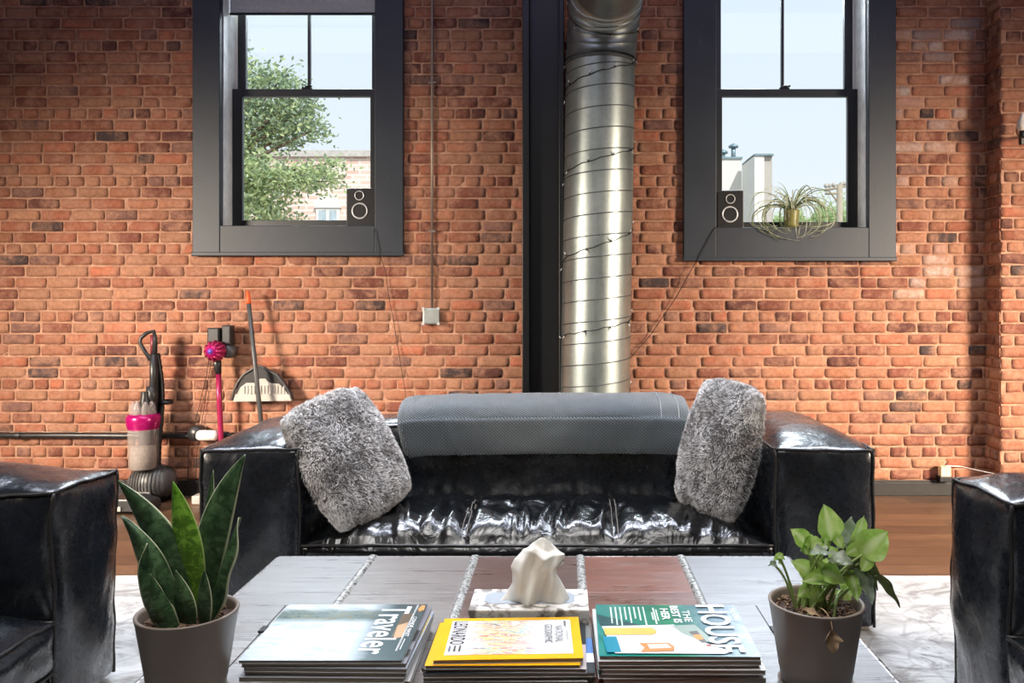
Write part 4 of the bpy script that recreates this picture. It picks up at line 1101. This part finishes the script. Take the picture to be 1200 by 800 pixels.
# left stack
GL, GN, GR = 'magazines in the left stack on the coffee table', 'magazines in the middle stack on the coffee table', 'magazines in the right stack on the coffee table'
def stack(x0, x1, y0, y1, ztop, specs, group, side):
    z = TZ + .0065; tot = sum(s[1] for s in specs); k = (ztop - z) / tot
    for i, (lab, th, cm, dx, dy, rot, fn, dw, dh) in enumerate(specs):
        magazine(lab, x0 + dx - dw, x1 + dx + dw, y0 + dy - dh, y1 + dy + dh, z, th * k * .985, cm, group, rot, fn); z += th * k
Ls = 'left magazine stack'
stack(-.607, -.303, 1.505, 1.785, .507, [
    ('pale magazine at the very bottom of the left magazine stack', 10, flatG(210, 208, 206), .012, .0, .02, None, 0, 0),
    ('thick grey magazine third from the bottom of the left stack', 9, flatG(150, 150, 156), .004, -.003, -.012, None, .002, 0),
    ('dark-covered magazine second from the bottom of the left stack'.replace('second from the bottom', 'in the middle'), 8, flatG(34, 36, 44), .012, .002, -.03, None, 0, 0),
    ('magazine with pale blue and yellow edge, third from the top of left stack', 8, flatG(170, 180, 196), .012, .0, -.022, lambda c: c.rect(.94, .99, .1, .5, (226, 190, 60)), .001, 0),
    ('magazine with a black and grey head strip just below the snowy one', 8, flatG(120, 122, 132), .007, .002, -.008, lambda c: (c.rect(.95, .995, .45, .65, (16, 16, 18)), c.rect(.95, .995, .78, .9, (24, 24, 30))), .002, 0),
    ('snowy white and green travel magazine on top of the left stack', 6, M['cover_snow'], 0, 0, 0, cover_trav, 0, 0)], GL, 'l')
stack(-.253, .030, 1.522, 1.722, .502, [
    ('pale thick magazine at the very bottom of the middle stack', 9, flatG(196, 196, 194), .0, -.004, .0, None, .012, .006),
    ('dark navy magazine second from the bottom of the middle stack', 8, flatG(28, 40, 52), .0, .004, .03, None, .016, .010),
    ('magazine with blue and white back third from the bottom of middle stack', 8, flatG(52, 60, 66), .006, .002, .015, lambda c: (c.rect(.9, .999, .3, .62, (86, 130, 190)), c.rect(.9, .999, .62, .80, (228, 230, 236)), c.rect(.9, .999, 0, .3, (128, 132, 134))), .020, .012),
    ('magazine with black, teal and red lettered spine in the middle stack', 8, flatG(38, 44, 48), -.002, .003, -.012, lambda c: (c.rect(.62, .999, .5, 1, (200, 188, 188))), .014, .010),
    ('second yellow-bordered magazine, beneath the one with the sketch drawing', 8, flatG(*Y), -.006, -.006, .01, lambda c: c.rect(.07, .93, .08, .9, (206, 200, 196)), .004, .002),
    ('yellow-bordered magazine with red sketch drawing on top of middle stack', 9, flatG(*Y), .002, .0, .035, cover_yel, 0, 0)], GN, 'm')
mb = MB()
# lettering seen on a spine in the middle stack
stack(.066, .370, 1.522, 1.782, .507, [
    ('pale grey magazine at the very bottom of the right stack', 10, flatG(186, 184, 180), .006, -.002, .01, None, .002, 0),
    ('dark green magazine second from the bottom of the right stack', 8, flatG(40, 58, 54), -.006, .0, .02, None, 0, 0),
    ('magazine with thin white edge in the middle of right stack', 9, flatG(206, 206, 204), .006, -.004, -.006, None, .002, 0),
    ('thin red-brown magazine third from the top of the right stack', 7, flatG(120, 52, 46), -.005, .0, .016, None, 0, 0),
    ('white magazine directly beneath the teal one on the right stack', 9, flatG(216, 218, 218), -.003, -.002, .008, None, .002, 0),
    ('teal and white magazine with large white letters on the right stack', 8, M['cover_teal'], 0, 0, -.012, cover_teal, 0, 0)], GR, 'r')

# ================================================================ TISSUE BOX
bx0, bx1, by0, by1, bz = -.208, .052, 1.740, 1.868, .512
root = thing('tissue_box', ((bx0 + bx1) / 2, (by0 + by1) / 2, TZ), 'flat grey and white patterned tissue box behind the middle magazine stack', 'tissue box')
mb = MB(); mb.box(bx0, bx1, by0, by1, TZ + .0065, bz); mb.build('carton', M['tissue_box'], root, bevel=.003)
mb = MB(); mb.prism([(bx0 + .03, by0 + .05), (bx0 + .045, by0 + .035), (bx1 - .045, by0 + .035), (bx1 - .03, by0 + .05), (bx1 - .03, by1 - .04), (bx1 - .045, by1 - .025), (bx0 + .045, by1 - .025), (bx0 + .03, by1 - .04)], 'z', bz, bz + .0008)
mb.build('opening_film', gloss('film', srgb(176, 186, 196), .15), root)
cx, cy = -.068, 1.795
sil = [(0.0, -.074, .078), (.12, -.064, .070), (.30, -.050, .060), (.48, -.046, .052), (.60, -.050, .052), (.72, -.044, .066), (.82, -.030, .066), (.92, -.022, .062), (1.0, -.010, .052)]
def silh(t_):
    for a, b in zip(sil, sil[1:]):
        if a[0] <= t_ <= b[0]:
            f = (t_ - a[0]) / (b[0] - a[0]); return a[1] + (b[1] - a[1]) * f, a[2] + (b[2] - a[2]) * f
    return sil[-1][1:]
NA, NH = 96, 44
def tis(i, j):
    t_ = j / (NH - 1); a = 2 * PI * i / NA; l_, r_ = silh(t_); mid, hw = (l_ + r_) / 2, (r_ - l_) / 2
    ruf = 1 + .10 * math.sin(3 * a + 4 * t_) + .09 * math.sin(7 * a - 3 * t_ + 1)
    dep = (.020 + .016 * t_) * (1 - .5 * (t_ > .9) * (t_ - .9) / .1)
    x = mid + hw * math.cos(a) * (1 + .05 * math.sin(9 * t_ + a))
    y = dep * math.sin(a) * ruf + .010 * math.sin(x * 90 + t_ * 3) + .005 * math.sin(x * 170 - t_ * 6)
    z = bz + .001 + .125 * t_ - (.010 * math.cos(a * 1 + .5) + .006 * math.sin(3 * a)) * max(0, t_ - .6) / .4 - .020 * max(0, t_ - .85) / .15 * math.cos(a) ** 2
    return (cx + x, cy + y, z)
mb = MB(); b = mb.grid(NA, NH, tis, closeu=True)
# inner fold sheet closing the mouth with a dip
top = [Vector(tis(i, NH - 1)) for i in range(NA)]; cen_ = sum(top, Vector()) / NA
mb.grid(NA, 6, lambda i, j: (top[i].lerp(cen_ + Vector((0, 0, -.012)), j / 5) + Vector((0, 0, -.004 * math.sin(j)))), closeu=True)
mb.build('tissue', M['paper'], root, merge=.0002)
mb = MB()  # side flap
fl_ = [Vector((cx + .036, cy - .008, bz + .055)), Vector((cx + .05, cy - .012, bz + .075)), Vector((cx + .066, cy - .004, bz + .083))]
mb.grid(2, 3, lambda i, j: fl_[j] + Vector((-.006 * i, .02 * i, .018 * i * (1 if j < 2 else .2)))); mb.build('tissue_fold', M['paper'], root, recalc=False)

# ================================================================ PLANTS ON TABLE
def pot(name, label, x, y, rr, h):
    root = thing(name, (x, y, TZ), label, 'potted plant')
    z = TZ + .0085
    mb = MB(); k = rr / .089
    mb.lathe([(.001, .001), (.060 * k, .001), (.064 * k, .004), (.068 * k, .030), (.0695 * k, .033), (.0695 * k, .036), (.082 * k, h * .75), (.0875 * k, h - .006), (.089 * k, h - .002), (.0885 * k, h), (.0835 * k, h), (.081 * k, h - .006), (.079 * k, h - .03)], 56, (x, y, z - .006)); mb.build('pot', M['pot'], root)
    mb = MB(); rn = random.Random(int(x * 100) + 9)
    NS = 26
    mb.grid(NS, 12, lambda i, j: (x + .0805 * k * j / 11 * math.cos(2 * PI * i / NS), y + .0805 * k * j / 11 * math.sin(2 * PI * i / NS), z + h - .026 + .006 * noise.noise(Vector((i, j * .8, x)))), closeu=True)
    so_ = mb.build('soil', M['soil'], root)
    mb = MB()
    for _ in range(150):
        a, q = rn.uniform(0, 2 * PI), .076 * k * math.sqrt(rn.random()); c = Vector((x + q * math.cos(a), y + q * math.sin(a), z + h - .020))
        d = Vector((rn.uniform(-1, 1), rn.uniform(-1, 1), rn.uniform(-.3, .5))).normalized() * rn.uniform(.003, .009); mb.tube([c - d, c, c + d], [.001, rn.uniform(.0015, .004), .001], 5)
    o = mb.build('bark_chips', M['bark'], so_); o['kind'] = 'stuff'
    mb = MB(); mb.lathe([(.001, .0), (.067 * k, .0), (.071 * k, .006), (.069 * k, .006), (.064 * k, .002)], 40, (x, y, TZ + .0022)); mb.build('saucer', M['pot'], root)
    return root
LX, LY = (220 - 662) / 640, 1.484
root = pot('snake_plant', 'snake plant with stiff pointed dark leaves in a taupe pot on table left', LX, LY, .089, .156)
def V(px, py, dy=0): return at(px, py, LY + dy)
def sprof(t): return (.55 + .45 * math.sin(min(1, t / .45) * PI / 2)) if t < .45 else max(.015, (1 - ((t - .45) / .55) ** 1.9))
def blade(b, c, t_, w, face, mat='snake', fold=.35, wave=0, dyb=0, dyt=0, seed=0):
    mb = MB(); P0, P2 = V(*b, dyb), V(*t_, dyt); Pc = V(*c, (dyb + dyt) / 2 - .01)
    Pb = Vector((P0.x, P0.y, TZ + .135))
    ribbon(mb, bez(Pb, Pc, P2, 28), w, face, sprof, fold, 11, wave, seed)
    o = mb.build('leaf', M[mat], root, recalc=False)
    m = o.modifiers.new('thick', 'SOLIDIFY'); m.thickness = .0022; m.offset = 0
blade((222, 712), (208, 640), (138, 563), .030, (-.25, 1, .25), fold=.4, dyb=.0, dyt=.01)
blade((206, 716), (196, 670), (142, 604), .022, (-.9, .5, .9), fold=.8, wave=.004, dyb=-.03, dyt=-.04, seed=1)
blade((203, 720), (170, 690), (172, 636), .019, (-.8, .8, .3), fold=.7, wave=.004, dyb=-.045, dyt=-.05, seed=2)
blade((226, 712), (222, 640), (203, 564), .030, (.15, 1, .0), mat='snake_bright', fold=.35, dyb=.01, dyt=.005)
blade((236, 712), (232, 620), (288, 532), .036, (.35, 1, .0), fold=.35, dyb=.01, dyt=.03)
blade((240, 700), (236, 640), (250, 550), .020, (.6, 1, 0), fold=.5, dyb=.045, dyt=.07)
blade((244, 716), (262, 672), (281, 606), .021, (1, .45, .4), fold=.9, wave=.003, dyb=-.01, dyt=.0, seed=4)
blade((238, 722), (236, 705), (240, 668), .017, (.4, 1, 0), fold=.5, dyb=-.04, dyt=-.045)
blade((205, 724), (184, 724), (176, 672), .020, (-.5, 1, .2), fold=.6, dyb=-.04, dyt=-.055)
blade((222, 724), (218, 712), (206, 668), .018, (.0, 1, .0), fold=.4, dyb=-.03, dyt=-.03)

RX, RY = (956 - 662) / 620, 1.532
root = pot('arrowhead_plant', 'bushy light green arrowhead plant in a taupe pot on table right', RX, RY, .088, .156)
def V(px, py, dy=0): return at(px, py, RY + dy)
def heart(t):
    return [.02, .55, .86, .99, 1.0, .94, .84, .70, .54, .36, .16, .01][min(11, int(t * 11))] * (1 - (t * 11 % 1)) + [.02, .55, .86, .99, 1.0, .94, .84, .70, .54, .36, .16, .01][min(11, int(t * 11) + 1)] * (t * 11 % 1)
def vleaf(base, tip, w, face, mat='vine', dyb=0, dyt=0, droop=.01, stem_from=None, fold=.25, root_at=None):
    P0, P2 = V(*base, dyb), V(*tip, dyt); mid = (P0 + P2) / 2 + Vector((0, -.01, droop))
    f = Vector(face).normalized()
    mb = MB(); ribbon(mb, bez(P0, mid, P2, 20), w, f, heart, fold, 9, .0018, base[0])
    # two rear lobes of the arrowhead
    d = (P2 - P0).normalized(); side = d.cross(f).normalized()
    for sg in (-1, 1):
        ribbon(mb, bez(P0 + d * w * .5 + side * sg * w * .25, P0 + side * sg * w * .55, P0 - d * w * .55 + side * sg * w * .62, 8), w * .42, f, lambda t: math.sin(PI * min(1, .25 + t * .75)) ** .6, .1, 7)
    lf = mb.build('leaf', M[mat], root, recalc=False)
    st = Vector(root_at) if root_at else Vector((RX + random.uniform(-.03, .03), RY + random.uniform(-.03, .03), TZ + .133))
    mb = MB(); mb.tube(bez(st, (st + P0) / 2 + Vector((0, 0, .03)), P0 + d * .004, 14), [.0032] * 6 + [.0024] * 8, 7)
    mb.build('stalk', M['stem'], root)
F1 = (.1, -1, .3)
vleaf((975, 634), (965, 590), .026, (.1, -1, .2), dyb=.0, dyt=.02)            # big top left
vleaf((990, 640), (998, 605), .020, (.3, -1, .3), mat='vine_pale', dyb=.02, dyt=.03)
vleaf((1001, 640), (1013, 603), .019, (.5, -1, .1), dyb=.01, dyt=.02)
vleaf((1008, 652), (1041, 622), .031, (-.1, -1, .5), dyb=-.02, dyt=-.01)       # big right
vleaf((947, 640), (926, 620), .018, (.3, -1, .2), dyb=.0, dyt=.01)
vleaf((950, 642), (966, 636), .016, (-.2, -1, .4), dyb=-.01, dyt=.0)
vleaf((952, 632), (938, 646), .012, (.6, -1, .2), dyb=.01)
vleaf((968, 645), (948, 649), .013, (0, -.6, 1), mat='vine_pale', dyb=-.03, dyt=-.03)
vleaf((976, 652), (1000, 662), .016, (.1, -.8, 1), mat='vine_pale', dyb=-.03, dyt=-.04)
vleaf((985, 652), (1010, 670), .018, (.1, -1, .6), mat='vine_dark', dyb=.0, dyt=.0)
vleaf((975, 676), (938, 682), .017, (.0, -1, 1), dyb=-.02, dyt=-.03)
vleaf((962, 668), (990, 684), .020, (.1, -1, .7), dyb=-.03, dyt=-.03)
vleaf((950, 672), (926, 658), .016, (.1, -1, .4), dyb=.0, dyt=.0)
vleaf((950, 690), (934, 700), .015, (.2, -1, .3), dyb=.0, dyt=.0)
vleaf((962, 690), (948, 712), .014, (.1, -1, .5), dyb=-.01, dyt=-.02)
vleaf((980, 660), (972, 640), .014, (0, -1, .2), dyb=.02, dyt=.02)
vleaf((996, 668), (1005, 705), .018, (.1, -1, .3), mat='vine', dyb=.0, dyt=-.01)
vleaf((985, 690), (1003, 704), .018, (.3, -1, .2), mat='vine', dyb=.03, dyt=.03)
vleaf((1008, 668), (1023, 709), .016, (.3, -1, .3), mat='vine_pale', dyb=-.01, dyt=-.02)
vleaf((1012, 655), (1028, 692), .017, (.5, -1, .2), mat='vine_dark', dyb=.0, dyt=.0)
vleaf((1026, 672), (1055, 712), .011, (.4, -1, .4), mat='vine_dark', dyb=.0, dyt=-.01)
vleaf((942, 665), (950, 690), .016, (.2, -1, .2), dyb=.02, dyt=.01)
vleaf((965, 655), (955, 675), .015, (-.2, -1, .2), dyb=.03, dyt=.02)
vleaf((912, 656), (917, 650), .010, (.2, -1, .5), dyb=.0, root_at=(RX - .035, RY, TZ + .135))
vleaf((909, 661), (900, 663), .006, (.0, -1, .8), mat='vine_pale', dyb=.0, root_at=(RX - .036, RY, TZ + .135))
# dead leaf hanging over the rim
mb = MB(); rimp = V(975, 736, -.0865); sp = bez(V(960, 712, -.03), V(974, 716, -.09), V(976, 742, -.095), 12); mb.tube(sp, .0012, 6); mb.build('dry_stalk', M['dry'], root)
mb = MB(); ribbon(mb, bez(V(977, 738, -.096), V(970, 752, -.104), V(979, 767, -.100), 14), .0165, (.3, -1, .1), heart, .9, 9, .003, 3); mb.build('dry_leaf', M['dry'], root, recalc=False)
mb = MB(); ribbon(mb, bez(V(940, 715, -.03), V(950, 716, -.05), V(962, 724, -.06), 10), .010, (0, -.3, 1), heart, .8, 7, .003, 1); mb.build('dry_leaf', M['dry'], root, recalc=False)

# ================================================================ OUTSIDE
mb = MB(); mb.box(-60, 60, WY + .3, 90, -.3, -.12); o = mb.build('ground', M['asphalt']); o['kind'] = 'structure'
# brick building with arched window
BYY = 16.
def V(px, py, dy=0): return at(px, py, BYY + dy)
root = thing('brick_building', (-6.5, BYY, -.12), 'pale washed-out brick building with a stone coping seen through the left window', 'building')
xa, xb, zt = V(298, 0).x - 5, V(470, 0).x, V(0, 184).z
mb = MB(); mb.box(xa, xb, BYY, BYY + 5, -.12, zt); mb.build('wall', M['far_brick'], root)
mb = MB(); mb.box(xa - .05, xb + .05, BYY - .08, BYY + 5.1, zt, zt + .12); mb.build('coping', M['far_stone'], root)
wx0, wx1, wz0, wz1 = V(371, 0).x, V(399, 0).x, V(0, 262).z - .9, V(0, 244).z
mb = MB(); mb.box(wx0, wx1, BYY - .06, BYY - .01, wz0, wz1); wn = mb.build('window', M['white_trim'], root, bevel=.01)
mb = MB(); m = (wx0 + wx1) / 2; arc = [(m + (wx1 - wx0) / 2 * 1.1 * math.cos(a_), wz1 + .28 * math.sin(a_)) for a_ in [PI * k / 14 for k in range(15)]]; mb.prism(arc, 'y', BYY - .09, BYY - .01); mb.build('arch', M['white_trim'], wn)
mb = MB(); mb.box(wx0 + .06, m - .03, BYY - .065, BYY - .058, wz0 + .06, wz1 - .04); mb.box(m + .03, wx1 - .06, BYY - .065, BYY - .058, wz0 + .06, wz1 - .04); mb.build('pane', M['far_glass'], wn)
# tree
TYY = 10.
def V(px, py, dy=0): return at(px, py, TYY + dy)
root = thing('leafy_tree', (-4.9, TYY, -.12), 'leafy green tree outside the left window', 'tree')
rn = random.Random(4)
mb = MB(); tk = Vector((-4.9, TYY, -.12))
mb.tube([tk, tk + Vector((.1, 0, 1.4)), tk + Vector((.3, 0, 2.6)), tk + Vector((.4, 0, 4.2))], [.16, .13, .1, .03], 10)
blobs = []   # (px,py,dy,rx,rz,n)
for (px, py, dy, rx, rz, n_) in [(292, 80, .2, .10, .25, 160), (306, 98, .1, .24, .16, 420), (330, 92, .2, .22, .14, 380), (350, 108, .1, .16, .12, 220), (300, 125, .3, .3, .24, 800), (330, 130, .2, .34, .22, 900), (360, 124, .1, .18, .14, 300), (348, 150, .2, .26, .16, 520), (372, 150, .1, .10, .10, 150), (310, 160, .3, .34, .18, 800), (288, 180, 0, .2, .3, 600), (298, 205, -.2, .28, .26, 900), (300, 235, -.2, .34, .3, 1100), (322, 212, -.3, .26, .20, 620), (345, 206, -.3, .26, .14, 520), (362, 214, -.3, .22, .12, 330), (376, 200, -.3, .16, .07, 200), (392, 190, -.3, .14, .05, 130), (388, 212, -.3, .10, .08, 110), (315, 250, -.1, .30, .14, 420), (338, 168, .2, .14, .08, 110), (275, 140, .2, .3, .6, 900), (270, 220, .0, .3, .6, 900)]:
    c = V(px, py, dy); blobs.append((c, rx, rz, n_)); mb.tube([tk + Vector((.3, 0, 2.2 + (c.z - 2) * .3)), (tk + Vector((.3, 0, 2.5)) + c) / 2 + Vector((0, 0, .1)), c], [.035, .02, .008], 6)
mb.build('trunk', M['tree_bark'], root)
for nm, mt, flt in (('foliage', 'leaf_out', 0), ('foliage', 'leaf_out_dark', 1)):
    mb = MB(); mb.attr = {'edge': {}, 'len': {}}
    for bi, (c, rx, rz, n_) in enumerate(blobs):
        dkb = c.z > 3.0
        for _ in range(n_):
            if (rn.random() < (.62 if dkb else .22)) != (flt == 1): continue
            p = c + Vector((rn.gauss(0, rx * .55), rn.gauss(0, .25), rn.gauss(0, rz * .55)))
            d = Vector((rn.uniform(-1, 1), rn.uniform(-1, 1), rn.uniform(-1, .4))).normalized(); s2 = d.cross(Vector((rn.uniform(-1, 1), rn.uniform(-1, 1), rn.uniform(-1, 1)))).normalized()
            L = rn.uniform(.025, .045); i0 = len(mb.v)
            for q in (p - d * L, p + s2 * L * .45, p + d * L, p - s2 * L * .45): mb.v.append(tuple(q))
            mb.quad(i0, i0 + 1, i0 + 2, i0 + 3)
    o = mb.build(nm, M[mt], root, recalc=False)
# white buildings seen through the right window
RYY = 26.
def V(px, py, dy=0): return at(px, py, RYY + dy)
root = thing('white_building', (V(855, 0).x, RYY, -.12), 'white stucco building with two roof vents seen through the right window', 'building')
mb = MB(); mb.box(V(820, 0).x, V(869, 0).x, RYY, RYY + 4, -.12, V(0, 186).z); mb.build('wall', M['far_white'], root)
mb = MB(); mb.box(V(819, 0).x, V(870, 0).x, RYY - .06, RYY + 4.1, V(0, 186).z, V(0, 184).z); mb.build('parapet', M['vent_metal'], root)
for px, tp in ((850, 175), (862.5, 168)):
    p = V(px, tp); mb = MB(); mb.tube([(p.x, RYY + .4, V(0, 186).z), (p.x, RYY + .4, p.z)], .075, 12); mb.lathe([(.001, .0), (.16, 0), (.16, .06), (.02, .14)], 16, (p.x, RYY + .4, p.z - .06)); mb.build('roof_vent', M['vent_metal'], root)
root = thing('grey_building', (V(878, 0).x, RYY - 1, -.12), 'narrow grey and white building beside the white one through right window', 'building')
mb = MB(); mb.box(V(868, 0).x, V(878.5, 0).x, RYY - 1.9, RYY - .2, -.12, V(0, 194).z); mb.build('wall', M['far_white'], root)
mb = MB(); mb.box(V(878.5, 0).x, V(888, 0).x, RYY - 1.8, RYY - .2, -.12, V(0, 195).z); mb.build('side_wall', M['far_grey'], root)
mb = MB(); mb.box(V(868, 0).x, V(888.5, 0).x, RYY - 1.95, RYY - .2, V(0, 195).z, V(0, 193).z); mb.box(V(870, 0).x, V(881, 0).x, RYY - 1.5, RYY - .5, V(0, 193).z, V(0, 191).z); mb.build('parapet', M['vent_metal'], root)
# utility pole
PYY = 30.
def V(px, py, dy=0): return at(px, py, PYY + dy)
root = thing('utility_pole', (V(984, 0).x, PYY, -.12), 'wooden utility pole with crossarm seen through the right window', 'utility pole')
p = V(984, 216); mb = MB(); mb.tube([(p.x, PYY, -.12), (p.x, PYY, p.z)], .11, 10); mb.build('pole', M['pole_wood'], root)
mb = MB(); a, b = V(966, 223), V(991, 216 + 2); mb.tube([a, b], .055, 6); mb.tube([V(967, 227), V(986, 226)], .05, 6); mb.tube([V(972, 224), V(983, 238)], .035, 6); mb.build('crossarm', M['pole_wood'], root)
mb = MB()
for q in (968, 972, 977, 986, 990): c = V(q, 221 - (q - 966) * .12); mb.ball((c.x, PYY, c.z + .1), .09, 8)
mb.build('insulator', M['far_grey'], root)
# far hedge line on the horizon
rn = random.Random(9); mb = MB(); mb.attr = {'edge': {}, 'len': {}}
for _ in range(5200):
    px = rn.uniform(890, 1000); hgt = 12 + 10 * noise.noise(Vector((px * .12, 0, 0))) + (8 if px > 955 else -4); py = 264 - abs(rn.gauss(0, .6)) * hgt
    p = at(px, py, 34 + rn.uniform(-1, 1)); d = Vector((rn.uniform(-1, 1), rn.uniform(-1, 1), rn.uniform(-1, 1))).normalized(); s2 = d.orthogonal().normalized(); L = .09; i0 = len(mb.v)
    for q in (p - d * L, p + s2 * L * .5, p + d * L, p - s2 * L * .5): mb.v.append(tuple(q))
    mb.quad(i0, i0 + 1, i0 + 2, i0 + 3)
x0_, x1_ = at(880, 0, 34).x, at(1010, 0, 34).x
root = thing('distant_trees', ((x0_ + x1_) / 2, 34, -.12), 'row of hazy trees on the horizon low in the right window', 'trees')
o = mb.build('foliage', M['leaf_out'], root, recalc=False); o['kind'] = 'stuff'
mb = MB()
for k in range(12): x = x0_ + (x1_ - x0_) * k / 11; mb.tube([(x, 34, -.12), (x + .1, 34, 2), (x, 34, 4.2)], [.14, .1, .03], 7)
mb.build('trunks', M['tree_bark'], root)

# ================================================================ LIGHT
w = bpy.data.worlds.new('sky'); S.world = w; w.use_nodes = True; nt = w.node_tree
bg = nt.nodes['Background']; tc = nt.nodes.new('ShaderNodeTexCoord'); sp = nt.nodes.new('ShaderNodeSeparateXYZ'); rp = nt.nodes.new('ShaderNodeValToRGB')
nt.links.new(tc.outputs['Generated'], sp.inputs[0]); nt.links.new(sp.outputs[2], rp.inputs[0]); nt.links.new(rp.outputs[0], bg.inputs[0])
rp.color_ramp.elements[0].position = .0; rp.color_ramp.elements[0].color = (.92, .95, .97, 1); rp.color_ramp.elements[1].position = .5; rp.color_ramp.elements[1].color = (.70, .83, 1.0, 1)
bg.inputs[1].default_value = 1.12
def area(name, loc, target, sx, sy, power, col, spread=180):
    l = bpy.data.lights.new(name, 'AREA'); l.shape = 'RECTANGLE'; l.size = sx; l.size_y = sy; l.energy = power; l.color = col; l.spread = math.radians(spread)
    o = bpy.data.objects.new(name, l); C.objects.link(o); o.location = loc
    o.rotation_euler = (Vector(target) - Vector(loc)).to_track_quat('-Z', 'Y').to_euler(); return o
sun = bpy.data.lights.new('sun', 'SUN'); sun.energy = 4.2; sun.color = (1, .96, .9); sun.angle = .02
so_ = bpy.data.objects.new('sun', sun); C.objects.link(so_); so_.rotation_euler = Vector((-.35, .75, -.75)).to_track_quat('-Z', 'Y').to_euler()
# added area panels boosting daylight through each window, unseen above the sight line
for i, wx in enumerate((-1.62, 1.378)):
    area('sky_fill_light', (wx, 7.0, 4.55), (wx, 3.2, .8), 1.6, 1.3, 520, (.86, .93, 1.0))
area('warm_fill_light', (-4.7, 1.2, 1.9), (-1.7, 4.95, .1), 1.0, 1.0, 84, (1.0, .86, .71), 64)  # added fill from the left, unseen, to warm the lower wall
area('warm_fill_light', (4.8, 1.2, 1.9), (1.7, 4.95, .1), 1.0, 1.0, 108, (1.0, .84, .67), 64)  # added fill from the right, unseen, to warm the lower wall
area('cool_fill_light', (0, 3.7, 3.82), (0, 2.9, .4), 6.0, .5, 110, (.80, .86, 1.0), 85)  # added strip for highlights on seat and blanket, no fixture there
area('overhead_fill_light', (-.1, 1.1, 3.82), (-.1, 1.5, 0), 2.6, 1.8, 88, (1.0, .97, .94), 130)  # added from above to brighten the dim foreground, no fixture there

area('violet_fill_light', (0, 2.6, 3.75), (0, 4.95, 2.9), 7.0, .4, 15, (.66, .64, 1.0), 120)  # added to tint the upper wall cooler, no such lamp there

cam = bpy.data.cameras.new('camera'); co = bpy.data.objects.new('camera', cam); C.objects.link(co)
co.location = (0, 0, CAMZ); co.rotation_euler = (PI / 2, 0, 0); cam.sensor_width = 36; cam.lens = F / 1200 * 36
cam.shift_x = -62 / 1200; cam.shift_y = -45 / 1200; cam.clip_start = .05
S.camera = co
S.view_settings.view_transform = 'Standard'; S.view_settings.look = 'None'; S.view_settings.exposure = 0; S.view_settings.gamma = 1
